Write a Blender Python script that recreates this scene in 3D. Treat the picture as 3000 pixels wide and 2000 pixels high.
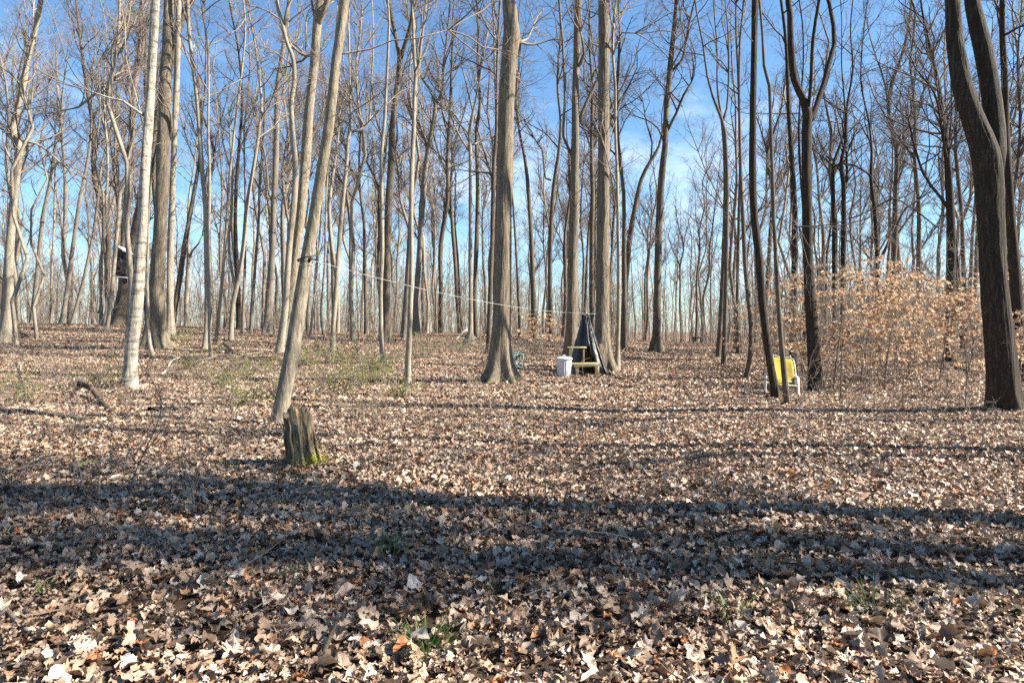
import bpy, math, random
import numpy as np
from mathutils import Vector, Matrix, Euler

# ------------------------------------------------------------------ start
for o in list(bpy.data.objects):
    bpy.data.objects.remove(o, do_unlink=True)
SC = bpy.context.scene
COL = SC.collection
RAD = math.radians

# ------------------------------------------------------------------ camera
CAM_H = 1.6
PITCH = math.atan(35.0 / 2000.0)
cam_d = bpy.data.cameras.new('camera')
cam = bpy.data.objects.new('camera', cam_d)
COL.objects.link(cam)
cam.location = (0, 0, CAM_H)
cam.rotation_euler = (math.pi / 2 - PITCH, 0, 0)
cam_d.sensor_width = 36
cam_d.lens = 24
cam_d.clip_start = 0.05
cam_d.clip_end = 2000
SC.camera = cam

# ------------------------------------------------------------------ light
SUN_EL = 38.0
SUN_AZ = (1.0, -0.10)                      # horizontal direction towards the sun
sx, sy = np.array(SUN_AZ) / np.hypot(*SUN_AZ)
sun_dir = Vector((sx * math.cos(RAD(SUN_EL)), sy * math.cos(RAD(SUN_EL)), math.sin(RAD(SUN_EL))))
sd = bpy.data.lights.new('sun', 'SUN')
sd.energy = 5.0
sd.angle = RAD(0.5)
sd.color = (1.0, 0.94, 0.84)
sun = bpy.data.objects.new('sun', sd)
COL.objects.link(sun)
sun.location = (30, 0, 40)
sun.rotation_euler = sun_dir.to_track_quat('Z', 'Y').to_euler()

world = bpy.data.worlds.new('World')
SC.world = world
world.use_nodes = True
wn, wl = world.node_tree.nodes, world.node_tree.links
wn.clear()
wo = wn.new('ShaderNodeOutputWorld')
bg = wn.new('ShaderNodeBackground')
sky = wn.new('ShaderNodeTexSky')
sky.sky_type = 'NISHITA'
sky.sun_disc = False
sky.sun_elevation = RAD(SUN_EL)
sky.sun_rotation = math.atan2(sx, sy)
sky.altitude = 200
sky.air_density = 1.0
sky.dust_density = 0.4
sky.ozone_density = 1.2
tc = wn.new('ShaderNodeTexCoord')
mp = wn.new('ShaderNodeMapping')
mp.inputs['Scale'].default_value = (1.0, 1.0, 3.2)
cn = wn.new('ShaderNodeTexNoise')
cn.inputs['Scale'].default_value = 2.3
cn.inputs['Detail'].default_value = 9
cn.inputs['Roughness'].default_value = 0.62
cr = wn.new('ShaderNodeValToRGB')
cr.color_ramp.elements[0].position = 0.60
cr.color_ramp.elements[0].color = (0, 0, 0, 1)
cr.color_ramp.elements[1].position = 0.92
cr.color_ramp.elements[1].color = (0.8, 0.8, 0.8, 1)
mxc = wn.new('ShaderNodeMix')
mxc.data_type = 'RGBA'
mxc.inputs['B'].default_value = (8.2, 8.6, 9.2, 1)
bg.inputs['Strength'].default_value = 0.05
wl.new(tc.outputs['Generated'], mp.inputs['Vector'])
wl.new(mp.outputs['Vector'], cn.inputs['Vector'])
# thin cloud thickens into pale haze low over the woods, all the way round
sep = wn.new('ShaderNodeSeparateXYZ')
wl.new(tc.outputs['Generated'], sep.inputs[0])
low = wn.new('ShaderNodeMapRange')
low.inputs['From Min'].default_value = 0.0
low.inputs['From Max'].default_value = 0.42
low.inputs['To Min'].default_value = 0.20
low.inputs['To Max'].default_value = 0.0
wl.new(sep.outputs['Z'], low.inputs['Value'])
cadd = wn.new('ShaderNodeMath')
cadd.operation = 'ADD'
wl.new(cn.outputs['Fac'], cadd.inputs[0])
wl.new(low.outputs['Result'], cadd.inputs[1])
wl.new(cadd.outputs[0], cr.inputs['Fac'])
wl.new(cr.outputs['Color'], mxc.inputs['Factor'])
hue = wn.new('ShaderNodeMix')
hue.data_type = 'RGBA'
hue.blend_type = 'MULTIPLY'
hue.inputs['Factor'].default_value = 1.0
hue.inputs['B'].default_value = (0.80, 1.08, 1.26, 1)
wl.new(sky.outputs['Color'], hue.inputs['A'])
wl.new(hue.outputs['Result'], mxc.inputs['A'])
wl.new(mxc.outputs['Result'], bg.inputs['Color'])
wl.new(bg.outputs['Background'], wo.inputs['Surface'])

SC.view_settings.view_transform = 'Standard'
SC.view_settings.look = 'None'
SC.view_settings.gamma = 1
SC.view_settings.use_curve_mapping = False
SC.view_settings.exposure = 1.9
SC.render.engine = 'CYCLES'
SC.cycles.max_bounces = 6
SC.cycles.use_denoising = False

rng = np.random.default_rng(11)
rnd = random.Random(5)

# ------------------------------------------------------------------ terrain
RU = [-1.2, -0.75, -0.39, -0.24, 0.0, 0.2, 0.3, 0.8, 1.2]
RZ = [2.1, 1.95, 1.6, 1.33, 1.2, 0.72, 0.62, 0.75, 0.9]

def ground(x, y):
    x = np.asarray(x, float); y = np.asarray(y, float)
    u = x / np.maximum(y, 6.0)
    rise = np.interp(u, RU, RZ)
    t = np.clip((y - 12.0) / 30.0, 0, 1)
    s = t * t * (3 - 2 * t)
    fall = np.clip(y - 46.0, 0, 90) * 0.028
    bumps = (0.035 * np.sin(x * 0.9 + 0.4 * y) * np.cos(y * 0.7 - 0.3 * x) + 0.05 * np.sin(x * 0.31 + 2) * np.sin(y * 0.37)) * np.clip((y - 1) / 4, 0, 1)
    return rise * s - fall + bumps

def gz(x, y):
    return float(ground(x, y))

CP, SP = math.cos(PITCH), math.sin(PITCH)

def ray(px, py):
    xc, yc = (px - 1500) / 2000.0, (1000 - py) / 2000.0
    return np.array([xc, CP + yc * SP, -SP + yc * CP])

def at(px, py, y):
    d = ray(px, py)
    d = d * (y / d[1])
    return np.array([d[0], d[1], d[2] + CAM_H])

def hit(px, py, far=41.0):
    d = ray(px, py)
    ys = np.arange(1.5, far, 0.04)
    X = d[0] / d[1] * ys
    Z = d[2] / d[1] * ys + CAM_H
    m = np.nonzero(Z <= ground(X, ys))[0]
    y = ys[m[0]] if len(m) else far
    x = d[0] / d[1] * y
    return np.array([x, y, gz(x, y)])

U = 1 / 1.568                                # trees were measured on a 4704-wide grid of the photo

# ------------------------------------------------------------------ mesh helpers
class Geo:
    def __init__(self):
        self.v, self.q, self.t, self.n, self.tint = [], [], [], 0, []
    def add(self, V, Q=None, T=None, tint=None):
        V = np.asarray(V, float).reshape(-1, 3)
        self.v.append(V)
        if Q is not None and len(Q):
            self.q.append(np.asarray(Q, int).reshape(-1, 4) + self.n)
        if T is not None and len(T):
            self.t.append(np.asarray(T, int).reshape(-1, 3) + self.n)
        self.tint.append(np.zeros(len(V)) if tint is None else np.broadcast_to(np.asarray(tint, float), (len(V),)))
        self.n += len(V)
        return self
    def mesh(self, name, mat=None, smooth=True, tint=False):
        V = np.concatenate(self.v)
        Q = np.concatenate(self.q) if self.q else np.zeros((0, 4), int)
        T = np.concatenate(self.t) if self.t else np.zeros((0, 3), int)
        me = bpy.data.meshes.new(name)
        me.vertices.add(len(V))
        me.vertices.foreach_set('co', V.astype(np.float32).ravel())
        loops = np.concatenate([Q.ravel(), T.ravel()]).astype(np.int32)
        me.loops.add(len(loops))
        me.loops.foreach_set('vertex_index', loops)
        starts = np.concatenate([np.arange(len(Q)) * 4, len(Q) * 4 + np.arange(len(T)) * 3]).astype(np.int32)
        me.polygons.add(len(starts))
        me.polygons.foreach_set('loop_start', starts)
        if smooth:
            me.polygons.foreach_set('use_smooth', np.ones(len(starts), bool))
        if tint:
            a = me.attributes.new('tint', 'FLOAT', 'POINT')
            a.data.foreach_set('value', np.concatenate(self.tint).astype(np.float32))
        if mat is not None:
            me.materials.append(mat)
        me.update(calc_edges=True)
        return me

def link(name, data, parent=None, loc=None):
    o = bpy.data.objects.new(name, data)
    COL.objects.link(o)
    if parent is not None:
        o.parent = parent
    if loc is not None:
        o.location = loc
    return o

def tag(o, label=None, cat=None, group=None, kind=None):
    if label: o['label'] = label
    if cat: o['category'] = cat
    if group: o['group'] = group
    if kind: o['kind'] = kind
    return o

def norm(a):
    return a / np.maximum(np.linalg.norm(a, axis=-1, keepdims=True), 1e-9)

def tubes(P, R, S):
    """batch of tubes: P (N,K,3), R (N,K)"""
    P = np.asarray(P, float); R = np.asarray(R, float)
    N, K, _ = P.shape
    T = np.empty_like(P)
    T[:, 1:-1] = P[:, 2:] - P[:, :-2]
    T[:, 0] = P[:, 1] - P[:, 0]
    T[:, -1] = P[:, -1] - P[:, -2]
    T = norm(T)
    ax = norm(P[:, -1] - P[:, 0])
    ref = np.where(np.abs(ax[:, 2:3]) > 0.75, np.array([[1.0, 0.1, 0]]), np.array([[0, 0.1, 1.0]]))
    ref = ref[:, None, :]
    u = norm(ref - (ref * T).sum(-1, keepdims=True) * T)
    v = np.cross(T, u)
    a = np.arange(S) * 2 * np.pi / S
    V = P[:, :, None, :] + R[:, :, None, None] * (u[:, :, None, :] * np.cos(a)[None, None, :, None] + v[:, :, None, :] * np.sin(a)[None, None, :, None])
    idx = np.arange(N * K * S).reshape(N, K, S)
    A = idx[:, :-1]; B = idx[:, 1:]
    Q = np.stack([A, np.roll(A, -1, 2), np.roll(B, -1, 2), B], -1)
    return V.reshape(-1, 3), Q.reshape(-1, 4)

def tube(pts, rad, S=8, cap=True):
    P = np.asarray(pts, float)[None]
    R = np.broadcast_to(np.asarray(rad, float), (P.shape[1],))[None]
    V, Q = tubes(P, R, S)
    K = P.shape[1]
    T = []
    if cap:
        V = np.concatenate([V, P[0, :1], P[0, -1:]])
        c0, c1 = K * S, K * S + 1
        for i in range(S):
            j = (i + 1) % S
            T.append((c0, j, i)); T.append((c1, (K - 1) * S + i, (K - 1) * S + j))
    return V, Q, T

def resample(pts, rad, step, maxn=200):
    """Catmull-Rom resampling of a polyline"""
    P = np.asarray(pts, float); R = np.asarray(rad, float)
    out, ro = [], []
    n = len(P)
    for i in range(n - 1):
        p0, p1, p2, p3 = P[max(i - 1, 0)], P[i], P[i + 1], P[min(i + 2, n - 1)]
        m = max(1, int(np.linalg.norm(p2 - p1) / step))
        for k in range(m):
            t = k / m
            out.append(0.5 * ((2 * p1) + (-p0 + p2) * t + (2 * p0 - 5 * p1 + 4 * p2 - p3) * t * t + (-p0 + 3 * p1 - 3 * p2 + p3) * t ** 3))
            ro.append(R[i] * (1 - t) + R[i + 1] * t)
    out.append(P[-1]); ro.append(R[-1])
    return np.array(out), np.array(ro)

def box(c, s, rot=None, bev=0.0):
    """box, with chamfered long edges when bev > 0"""
    hx, hy, hz = np.array(s) / 2
    if bev <= 0:
        V = np.array([[x, y, z] for z in (-hz, hz) for y in (-hy, hy) for x in (-hx, hx)])
        Q = [(0, 2, 3, 1), (4, 5, 7, 6), (0, 1, 5, 4), (2, 6, 7, 3), (0, 4, 6, 2), (1, 3, 7, 5)]
        T = []
    else:
        b = min(bev, 0.45 * min(hx, hy, hz) * 2)
        ring = [(-hx + b, -hy), (hx - b, -hy), (hx, -hy + b), (hx, hy - b), (hx - b, hy), (-hx + b, hy), (-hx, hy - b), (-hx, -hy + b)]
        lev = [(-hz, b), (-hz + b, 0), (hz - b, 0), (hz, b)]
        V = []
        for z, ins in lev:
            for x, y in ring:
                V.append((x - np.sign(x) * ins * (abs(x) > hx - b - 1e-9), y - np.sign(y) * ins * (abs(y) > hy - b - 1e-9), z))
        V = np.array(V); Q = []
        for k in range(3):
            for i in range(8):
                j = (i + 1) % 8
                Q.append((k * 8 + i, k * 8 + j, k * 8 + 8 + j, k * 8 + 8 + i))
        T = []
        for i in range(1, 7):
            T.append((0, i + 1, i)); T.append((24, 24 + i, 24 + i + 1))
    if rot is not None:
        V = V @ np.array(Euler(rot).to_matrix()).T
    return V + np.array(c), Q, T

def obj(name, geo, mat, parent=None, smooth=False, loc=None):
    return link(name, geo.mesh(name, mat, smooth), parent, loc)

def part(name, shape, mat, parent, smooth=False):
    return obj(name, Geo().add(*shape), mat, parent, smooth)

def empty(name, loc):
    o = bpy.data.objects.new(name, None)
    o.empty_display_size = 0.2
    COL.objects.link(o)
    o.location = [float(c) for c in loc]
    return o

# ------------------------------------------------------------------ materials
def mat_new(name):
    m = bpy.data.materials.new(name)
    m.use_nodes = True
    nt = m.node_tree
    b = nt.nodes['Principled BSDF']
    return m, nt, b

def ramp(nt, fac, stops, interp='LINEAR'):
    r = nt.nodes.new('ShaderNodeValToRGB')
    r.color_ramp.interpolation = interp
    e = r.color_ramp.elements
    while len(e) < len(stops):
        e.new(0.5)
    for k, (p, c) in enumerate(stops):
        e[k].position = p
        e[k].color = (*c, 1) if len(c) == 3 else c
    nt.links.new(fac, r.inputs['Fac'])
    return r.outputs['Color']

def noise(nt, vec, scale, detail=5, rough=0.6, dist=0.0):
    n = nt.nodes.new('ShaderNodeTexNoise')
    n.inputs['Scale'].default_value = scale
    n.inputs['Detail'].default_value = detail
    n.inputs['Roughness'].default_value = rough
    n.inputs['Distortion'].default_value = dist
    if vec is not None:
        nt.links.new(vec, n.inputs['Vector'])
    return n.outputs['Fac']

def mapped(nt, scale, src='Object'):
    t = nt.nodes.new('ShaderNodeTexCoord')
    m = nt.nodes.new('ShaderNodeMapping')
    m.inputs['Scale'].default_value = scale
    nt.links.new(t.outputs[src], m.inputs['Vector'])
    return m.outputs['Vector']

def mix(nt, fac, a, b, mode='MIX'):
    m = nt.nodes.new('ShaderNodeMix')
    m.data_type = 'RGBA'
    m.blend_type = mode
    for sock, val in ((m.inputs['Factor'], fac), (m.inputs['A'], a), (m.inputs['B'], b)):
        if hasattr(val, 'is_output'):
            nt.links.new(val, sock)
        elif isinstance(val, (int, float)):
            sock.default_value = val
        else:
            sock.default_value = (*val, 1)
    return m.outputs['Result']

def math_node(nt, op, a, b=0.0):
    m = nt.nodes.new('ShaderNodeMath')
    m.operation = op
    for sock, val in ((m.inputs[0], a), (m.inputs[1], b)):
        if hasattr(val, 'is_output'):
            nt.links.new(val, sock)
        else:
            sock.default_value = val
    return m.outputs[0]

def bump(nt, b, h, strength, dist):
    n = nt.nodes.new('ShaderNodeBump')
    n.inputs['Strength'].default_value = strength
    n.inputs['Distance'].default_value = dist
    nt.links.new(h, n.inputs['Height'])
    nt.links.new(n.outputs['Normal'], b.inputs['Normal'])

def bark(name, dark, mid, light, furrow=16, stretch=0.14, bumpd=0.02, patch=None, moss=0.0, bands=False, lichen=None):
    m, nt, b = mat_new(name)
    v = mapped(nt, (1, 1, stretch))
    n1 = noise(nt, v, furrow, 6, 0.62, 0.6)
    v2 = mapped(nt, (1, 1, 0.6 if not bands else 5.0))
    n2 = noise(nt, v2, 2.6, 5, 0.6)
    v3 = mapped(nt, (1, 1, 1))
    n3 = noise(nt, v3, 70, 3, 0.6)
    c = ramp(nt, n1, [(0.33, dark), (0.5, mid), (0.68, light)])
    c = mix(nt, 0.35, c, ramp(nt, n3, [(0.3, dark), (0.7, light)]))
    if bands:
        f = ramp(nt, noise(nt, mapped(nt, (1, 1, 6)), 1.7, 6, 0.7), [(0.50, (0, 0, 0)), (0.60, (1, 1, 1))])
        c = mix(nt, math_node(nt, 'MULTIPLY', f, 0.75), c, dark)
    if lichen is not None:                                          # yellow-brown crust high on the stem
        f = ramp(nt, noise(nt, mapped(nt, (1, 1, .45)), 9, 7, .75), [(0.50, (0, 0, 0)), (0.62, (1, 1, 1))])
        t = nt.nodes.new('ShaderNodeTexCoord')
        s = nt.nodes.new('ShaderNodeSeparateXYZ')
        nt.links.new(t.outputs['Object'], s.inputs[0])
        hgt = ramp(nt, math_node(nt, 'DIVIDE', s.outputs['Z'], 10.0), [(0.22, (0.08, 0.08, 0.08)), (0.40, (1, 1, 1)), (0.6, (1, 1, 1)), (0.75, (.1, .1, .1))])
        c = mix(nt, math_node(nt, 'MULTIPLY', math_node(nt, 'MULTIPLY', f, hgt), 0.8), c, lichen)
    if patch is not None:
        f = ramp(nt, n2, [(0.47, (0, 0, 0)), (0.62, (1, 1, 1))])
        f = math_node(nt, 'MULTIPLY', f, 0.7)
        c = mix(nt, f, c, patch)
    if moss > 0:
        t = nt.nodes.new('ShaderNodeTexCoord')
        s = nt.nodes.new('ShaderNodeSeparateXYZ')
        nt.links.new(t.outputs['Object'], s.inputs[0])
        g = math_node(nt, 'SUBTRACT', moss, s.outputs['Z'])
        g = math_node(nt, 'ADD', g, math_node(nt, 'MULTIPLY', math_node(nt, 'SUBTRACT', n2, 0.55), 2.2 * moss))
        g = math_node(nt, 'MULTIPLY', g, 3.0)
        g = ramp(nt, g, [(0.0, (0, 0, 0)), (1.0, (1, 1, 1))])
        c = mix(nt, math_node(nt, 'MULTIPLY', g, 0.8), c, mix(nt, n3, (0.05, 0.075, 0.012), (0.20, 0.20, 0.035)))
    nt.links.new(c, b.inputs['Base Color'])
    b.inputs['Roughness'].default_value = 0.88
    b.inputs['Specular IOR Level'].default_value = 0.2
    h = math_node(nt, 'ADD', n1, math_node(nt, 'MULTIPLY', n3, 0.25))
    bump(nt, b, h, 0.9, bumpd)
    return m

BARK = {
    'ridged': bark('bark_ridged', (0.035, 0.027, 0.019), (0.155, 0.122, 0.086), (0.29, 0.238, 0.172), 26, 0.10, 0.05, None, 0.0),
    'plated': bark('bark_plated', (0.035, 0.027, 0.019), (0.15, 0.118, 0.083), (0.29, 0.238, 0.172), 30, 0.09, 0.03, None, 0.22),
    'pale':   bark('bark_pale', (0.10, 0.078, 0.057), (0.245, 0.203, 0.152), (0.36, 0.308, 0.24), 18, 0.22, 0.014, (0.29, 0.255, 0.195)),
    'cherry': bark('bark_blotched', (0.06, 0.046, 0.035), (0.33, 0.285, 0.22), (0.49, 0.435, 0.355), 13, 0.3, 0.024, (0.37, 0.335, 0.27), 0.0, True),
    'mossy':  bark('bark_mossy', (0.06, 0.046, 0.032), (0.205, 0.168, 0.12), (0.37, 0.315, 0.235), 20, 0.22, 0.025, None, 0.0, False, (0.20, 0.15, 0.05)),
    'dark':   bark('bark_dark', (0.010, 0.0075, 0.0055), (0.032, 0.023, 0.016), (0.085, 0.064, 0.045), 24, 0.12, 0.03, None, 0.06),
    'grey':   bark('bark_grey', (0.062, 0.05, 0.04), (0.165, 0.135, 0.106), (0.265, 0.224, 0.18), 18, 0.16, 0.02, (0.21, 0.187, 0.15)),
    'brown':  bark('bark_brown', (0.03, 0.023, 0.017), (0.092, 0.07, 0.051), (0.175, 0.137, 0.102), 20, 0.14, 0.022, (0.13, 0.11, 0.082)),
}

def simple(name, col, rough=0.6, metal=0.0, var=0.25, scale=9.0, stretch=(1, 1, 1), spec=0.4, bumpd=0.0):
    m, nt, b = mat_new(name)
    n = noise(nt, mapped(nt, stretch), scale, 6, 0.65)
    c = np.array(col)
    cc = ramp(nt, n, [(0.3, tuple(c * (1 - var))), (0.7, tuple(np.minimum(c * (1 + var), 1)))])
    nt.links.new(cc, b.inputs['Base Color'])
    b.inputs['Roughness'].default_value = rough
    b.inputs['Metallic'].default_value = metal
    b.inputs['Specular IOR Level'].default_value = spec
    if bumpd:
        bump(nt, b, n, 0.7, bumpd)
    return m

M_TWIG = simple('twig_bark', (0.17, 0.128, 0.096), 0.8, var=0.35, scale=3)
M_TWIG_PALE = simple('twig_bark_pale', (0.22, 0.172, 0.13), 0.8, var=0.35, scale=3)
M_TWIG_DARK = simple('twig_bark_dark', (0.085, 0.066, 0.052), 0.8, var=0.35, scale=3)
TWIGM = {'plated': M_TWIG, 'pale': M_TWIG_PALE, 'cherry': M_TWIG_PALE, 'ridged': M_TWIG, 'mossy': M_TWIG, 'grey': M_TWIG, 'brown': M_TWIG_DARK, 'dark': M_TWIG_DARK}

def leaf_material(name, stops, trans=0.25, rough=0.5, spec=0.35):
    m, nt, b = mat_new(name)
    a = nt.nodes.new('ShaderNodeAttribute')
    a.attribute_name = 'tint'
    oi = nt.nodes.new('ShaderNodeObjectInfo')
    f = math_node(nt, 'FRACT', math_node(nt, 'ADD', a.outputs['Fac'], oi.outputs['Random']))
    c = ramp(nt, f, stops)
    n = noise(nt, mapped(nt, (1, 1, 1)), 45, 3, 0.6)
    c = mix(nt, 0.5, c, ramp(nt, n, [(0.3, (0.55, 0.5, 0.45)), (0.7, (1, 1, 1))]), 'MULTIPLY')
    nt.links.new(c, b.inputs['Base Color'])
    b.inputs['Roughness'].default_value = rough
    b.inputs['Specular IOR Level'].default_value = spec
    tr = nt.nodes.new('ShaderNodeBsdfTranslucent')
    nt.links.new(c, tr.inputs['Color'])
    ms = nt.nodes.new('ShaderNodeMixShader')
    ms.inputs[0].default_value = trans
    nt.links.new(b.outputs[0], ms.inputs[1])
    nt.links.new(tr.outputs[0], ms.inputs[2])
    nt.links.new(ms.outputs[0], nt.nodes['Material Output'].inputs['Surface'])
    return m

M_LEAF = leaf_material('dead_leaf', [(0.0, (0.33, 0.205, 0.125)), (0.14, (0.54, 0.395, 0.275)), (0.25, (0.17, 0.095, 0.055)), (0.38, (0.60, 0.47, 0.355)), (0.48, (0.36, 0.24, 0.16)), (0.58, (0.07, 0.04, 0.026)), (0.68, (0.48, 0.335, 0.225)), (0.78, (0.13, 0.075, 0.046)), (0.88, (0.58, 0.50, 0.42)), (0.94, (0.28, 0.165, 0.095)), (0.975, (0.42, 0.15, 0.05)), (1.0, (0.38, 0.24, 0.15))], 0.10)
M_BEECH = leaf_material('beech_leaf', [(0.0, (0.58, 0.36, 0.19)), (0.25, (0.74, 0.54, 0.34)), (0.5, (0.40, 0.20, 0.09)), (0.7, (0.72, 0.55, 0.38)), (0.85, (0.30, 0.15, 0.07)), (1.0, (0.54, 0.32, 0.17))], 0.4)
M_GREEN = leaf_material('spring_leaf', [(0.0, (0.17, 0.23, 0.03)), (0.5, (0.27, 0.32, 0.05)), (1.0, (0.17, 0.21, 0.03))], 0.35)
M_GRASS = leaf_material('grass_blade', [(0.0, (0.05, 0.12, 0.015)), (0.6, (0.10, 0.18, 0.03)), (0.85, (0.30, 0.30, 0.10)), (1.0, (0.06, 0.13, 0.02))], 0.3)

def ground_material():
    m, nt, b = mat_new('forest_floor')
    v = mapped(nt, (1, 1, 1))
    n1 = noise(nt, v, 9, 8, 0.7)
    vo = nt.nodes.new('ShaderNodeTexVoronoi')
    vo.inputs['Scale'].default_value = 11
    nt.links.new(v, vo.inputs['Vector'])
    sp = nt.nodes.new('ShaderNodeSeparateColor')
    nt.links.new(vo.outputs['Color'], sp.inputs[0])
    c = ramp(nt, sp.outputs[0], [(0.0, (0.06, 0.038, 0.024)), (0.4, (0.19, 0.12, 0.075)), (0.75, (0.30, 0.20, 0.13)), (1.0, (0.42, 0.31, 0.22))])
    c = mix(nt, 0.55, c, ramp(nt, n1, [(0.35, (0.045, 0.028, 0.018)), (0.7, (0.26, 0.17, 0.11))]))
    # inside the clearing the sheet is the dark humus that shows between the leaves
    t = nt.nodes.new('ShaderNodeTexCoord')
    s = nt.nodes.new('ShaderNodeSeparateXYZ')
    nt.links.new(t.outputs['Object'], s.inputs[0])
    near = ramp(nt, math_node(nt, 'DIVIDE', s.outputs['Y'], 60.0), [(0.4, (1, 1, 1)), (0.8, (0, 0, 0))])
    c = mix(nt, near, c, mix(nt, n1, (0.03, 0.02, 0.013), (0.10, 0.065, 0.042)))
    nt.links.new(c, b.inputs['Base Color'])
    b.inputs['Roughness'].default_value = 0.9
    b.inputs['Specular IOR Level'].default_value = 0.15
    bump(nt, b, n1, 0.8, 0.04)
    return m

# ------------------------------------------------------------------ ground sheet
ys = np.concatenate([np.linspace(-60, -2, 12), np.arange(-1.5, 16, 0.3), np.arange(16, 60, 0.8), np.linspace(60, 150, 30), np.linspace(165, 900, 14)])
us = np.concatenate([np.linspace(-400, -70, 8), np.linspace(-60, -20, 22), np.linspace(-19, 19, 120), np.linspace(20, 60, 22), np.linspace(70, 400, 8)])
GX, GY = np.meshgrid(us, ys)
GV = np.stack([GX, GY, ground(GX, GY)], -1).reshape(-1, 3)
idx = np.arange(GX.size).reshape(GX.shape)
GQ = np.stack([idx[:-1, :-1], idx[:-1, 1:], idx[1:, 1:], idx[1:, :-1]], -1).reshape(-1, 4)
M_GROUND = ground_material()
ground_o = tag(link('ground', Geo().add(GV, GQ).mesh('ground', M_GROUND)), 'forest floor of brown leaf mould sloping gently up to the trees', None, None, 'structure')

# ------------------------------------------------------------------ leaf litter
def leaf_outline(shape):
    if shape == 'maple':
        ang = np.array([-90, -62, -40, -12, 2, 22, 40, 52, 66, 78, 90])
        r = np.array([0.25, 0.50, 0.42, 0.90, 0.58, 0.60, 0.98, 0.66, 0.62, 0.80, 1.08])
        a = np.concatenate([ang, 180 - ang[1:-1][::-1]])
        r = np.concatenate([r, r[1:-1][::-1]])
        a = np.radians(a)
        return np.stack([r * np.cos(a), r * np.sin(a)], -1) * 0.035
    if shape == 'oak':
        t = np.array([0, .1, .2, .3, .4, .5, .6, .7, .8, .9, 1.0])
        w = np.array([.02, .12, .20, .12, .30, .17, .36, .2, .28, .14, .0])
    else:
        t = np.array([0, .12, .25, .4, .55, .7, .85, 1.0])
        w = np.array([.0, .16, .27, .33, .31, .24, .12, .0])
    L = np.stack([-w, t - 0.5], -1)
    Rr = np.stack([w[1:-1], t[1:-1] - 0.5], -1)[::-1]
    return np.concatenate([L, Rr])[::-1] * 0.074

def make_leaf(shape, r):
    o = leaf_outline(shape)
    o = o * r.uniform(0.78, 1.12, (len(o), 1))
    c = o.mean(0)[None]
    inner = c + (o - c) * 0.5
    p = np.concatenate([c, inner, o])
    k1, k2, k3 = r.uniform(-16, 16), r.uniform(-9, 9), r.uniform(2, 9)
    x, y = p[:, 0], p[:, 1]
    z = k1 * x * x + k2 * y * y + k3 * np.abs(x) * 0.06 + r.normal(0, 0.003, len(p))
    z[1 + len(inner):] += r.normal(0, 0.005, len(o))
    n = len(o)
    T, Q = [], []
    for i in range(n):
        j = (i + 1) % n
        T.append((0, 1 + i, 1 + j))
        Q.append((1 + i, 1 + n + i, 1 + n + j, 1 + j))
    return np.stack([x, y, z], -1), Q, T

protos = bpy.data.collections.new('leaf_shapes')
leaf_meshes = []
shapes = ['maple'] * 10 + ['oak'] * 7 + ['ovate'] * 11
for i, s in enumerate(shapes):
    V, Q, T = make_leaf(s, rng)
    me = Geo().add(V, Q, T).mesh('leaf', M_LEAF)
    leaf_meshes.append(me)
    protos.objects.link(bpy.data.objects.new('leaf_shape_%02d' % i, me))

def small_leaf(r, size):
    """8-triangle bent leaf for the patches"""
    L, W = size, size * r.uniform(0.5, 0.9)
    k = r.uniform(0.1, 0.45) * size * r.choice([-1, 1])
    p = np.array([[0, -L / 2, 0], [-W / 2, -L * .12, k], [0, -L * .05, 0.0], [W / 2, -L * .08, k], [-W * .36, L * .22, k * .8], [0, L * .25, r.uniform(-.3, .3) * k], [W * .4, L * .2, k * .9], [r.uniform(-.1, .1) * W, L / 2, r.uniform(-1, 1) * k]])
    T = [(0, 2, 1), (0, 3, 2), (1, 2, 4), (2, 5, 4), (2, 3, 5), (3, 6, 5), (4, 5, 7), (5, 6, 7)]
    return p, T

def rot_batch(e):
    cx, sx_, cy, sy_, cz, sz = np.cos(e[0]), np.sin(e[0]), np.cos(e[1]), np.sin(e[1]), np.cos(e[2]), np.sin(e[2])
    Rx = np.array([[1, 0, 0], [0, cx, -sx_], [0, sx_, cx]])
    Ry = np.array([[cy, 0, sy_], [0, 1, 0], [-sy_, 0, cy]])
    Rz = np.array([[cz, -sz, 0], [sz, cz, 0], [0, 0, 1]])
    return Rz @ Ry @ Rx

patches = bpy.data.collections.new('leaf_patches')
for i in range(8):
    g = Geo()
    for k in range(260):
        p, T = small_leaf(rng, rng.uniform(0.045, 0.10))
        e = (rng.normal(0, 0.36), rng.normal(0, 0.36), rng.uniform(0, 6.28))
        p = p @ rot_batch(e).T + np.array([rng.uniform(-.62, .62), rng.uniform(-.62, .62), rng.uniform(0.01, 0.06)])
        g.add(p, None, T, rng.random())
    patches.objects.link(bpy.data.objects.new('leaf_patch_%02d' % i, g.mesh('leaf_patch', M_LEAF, tint=True)))

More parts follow.
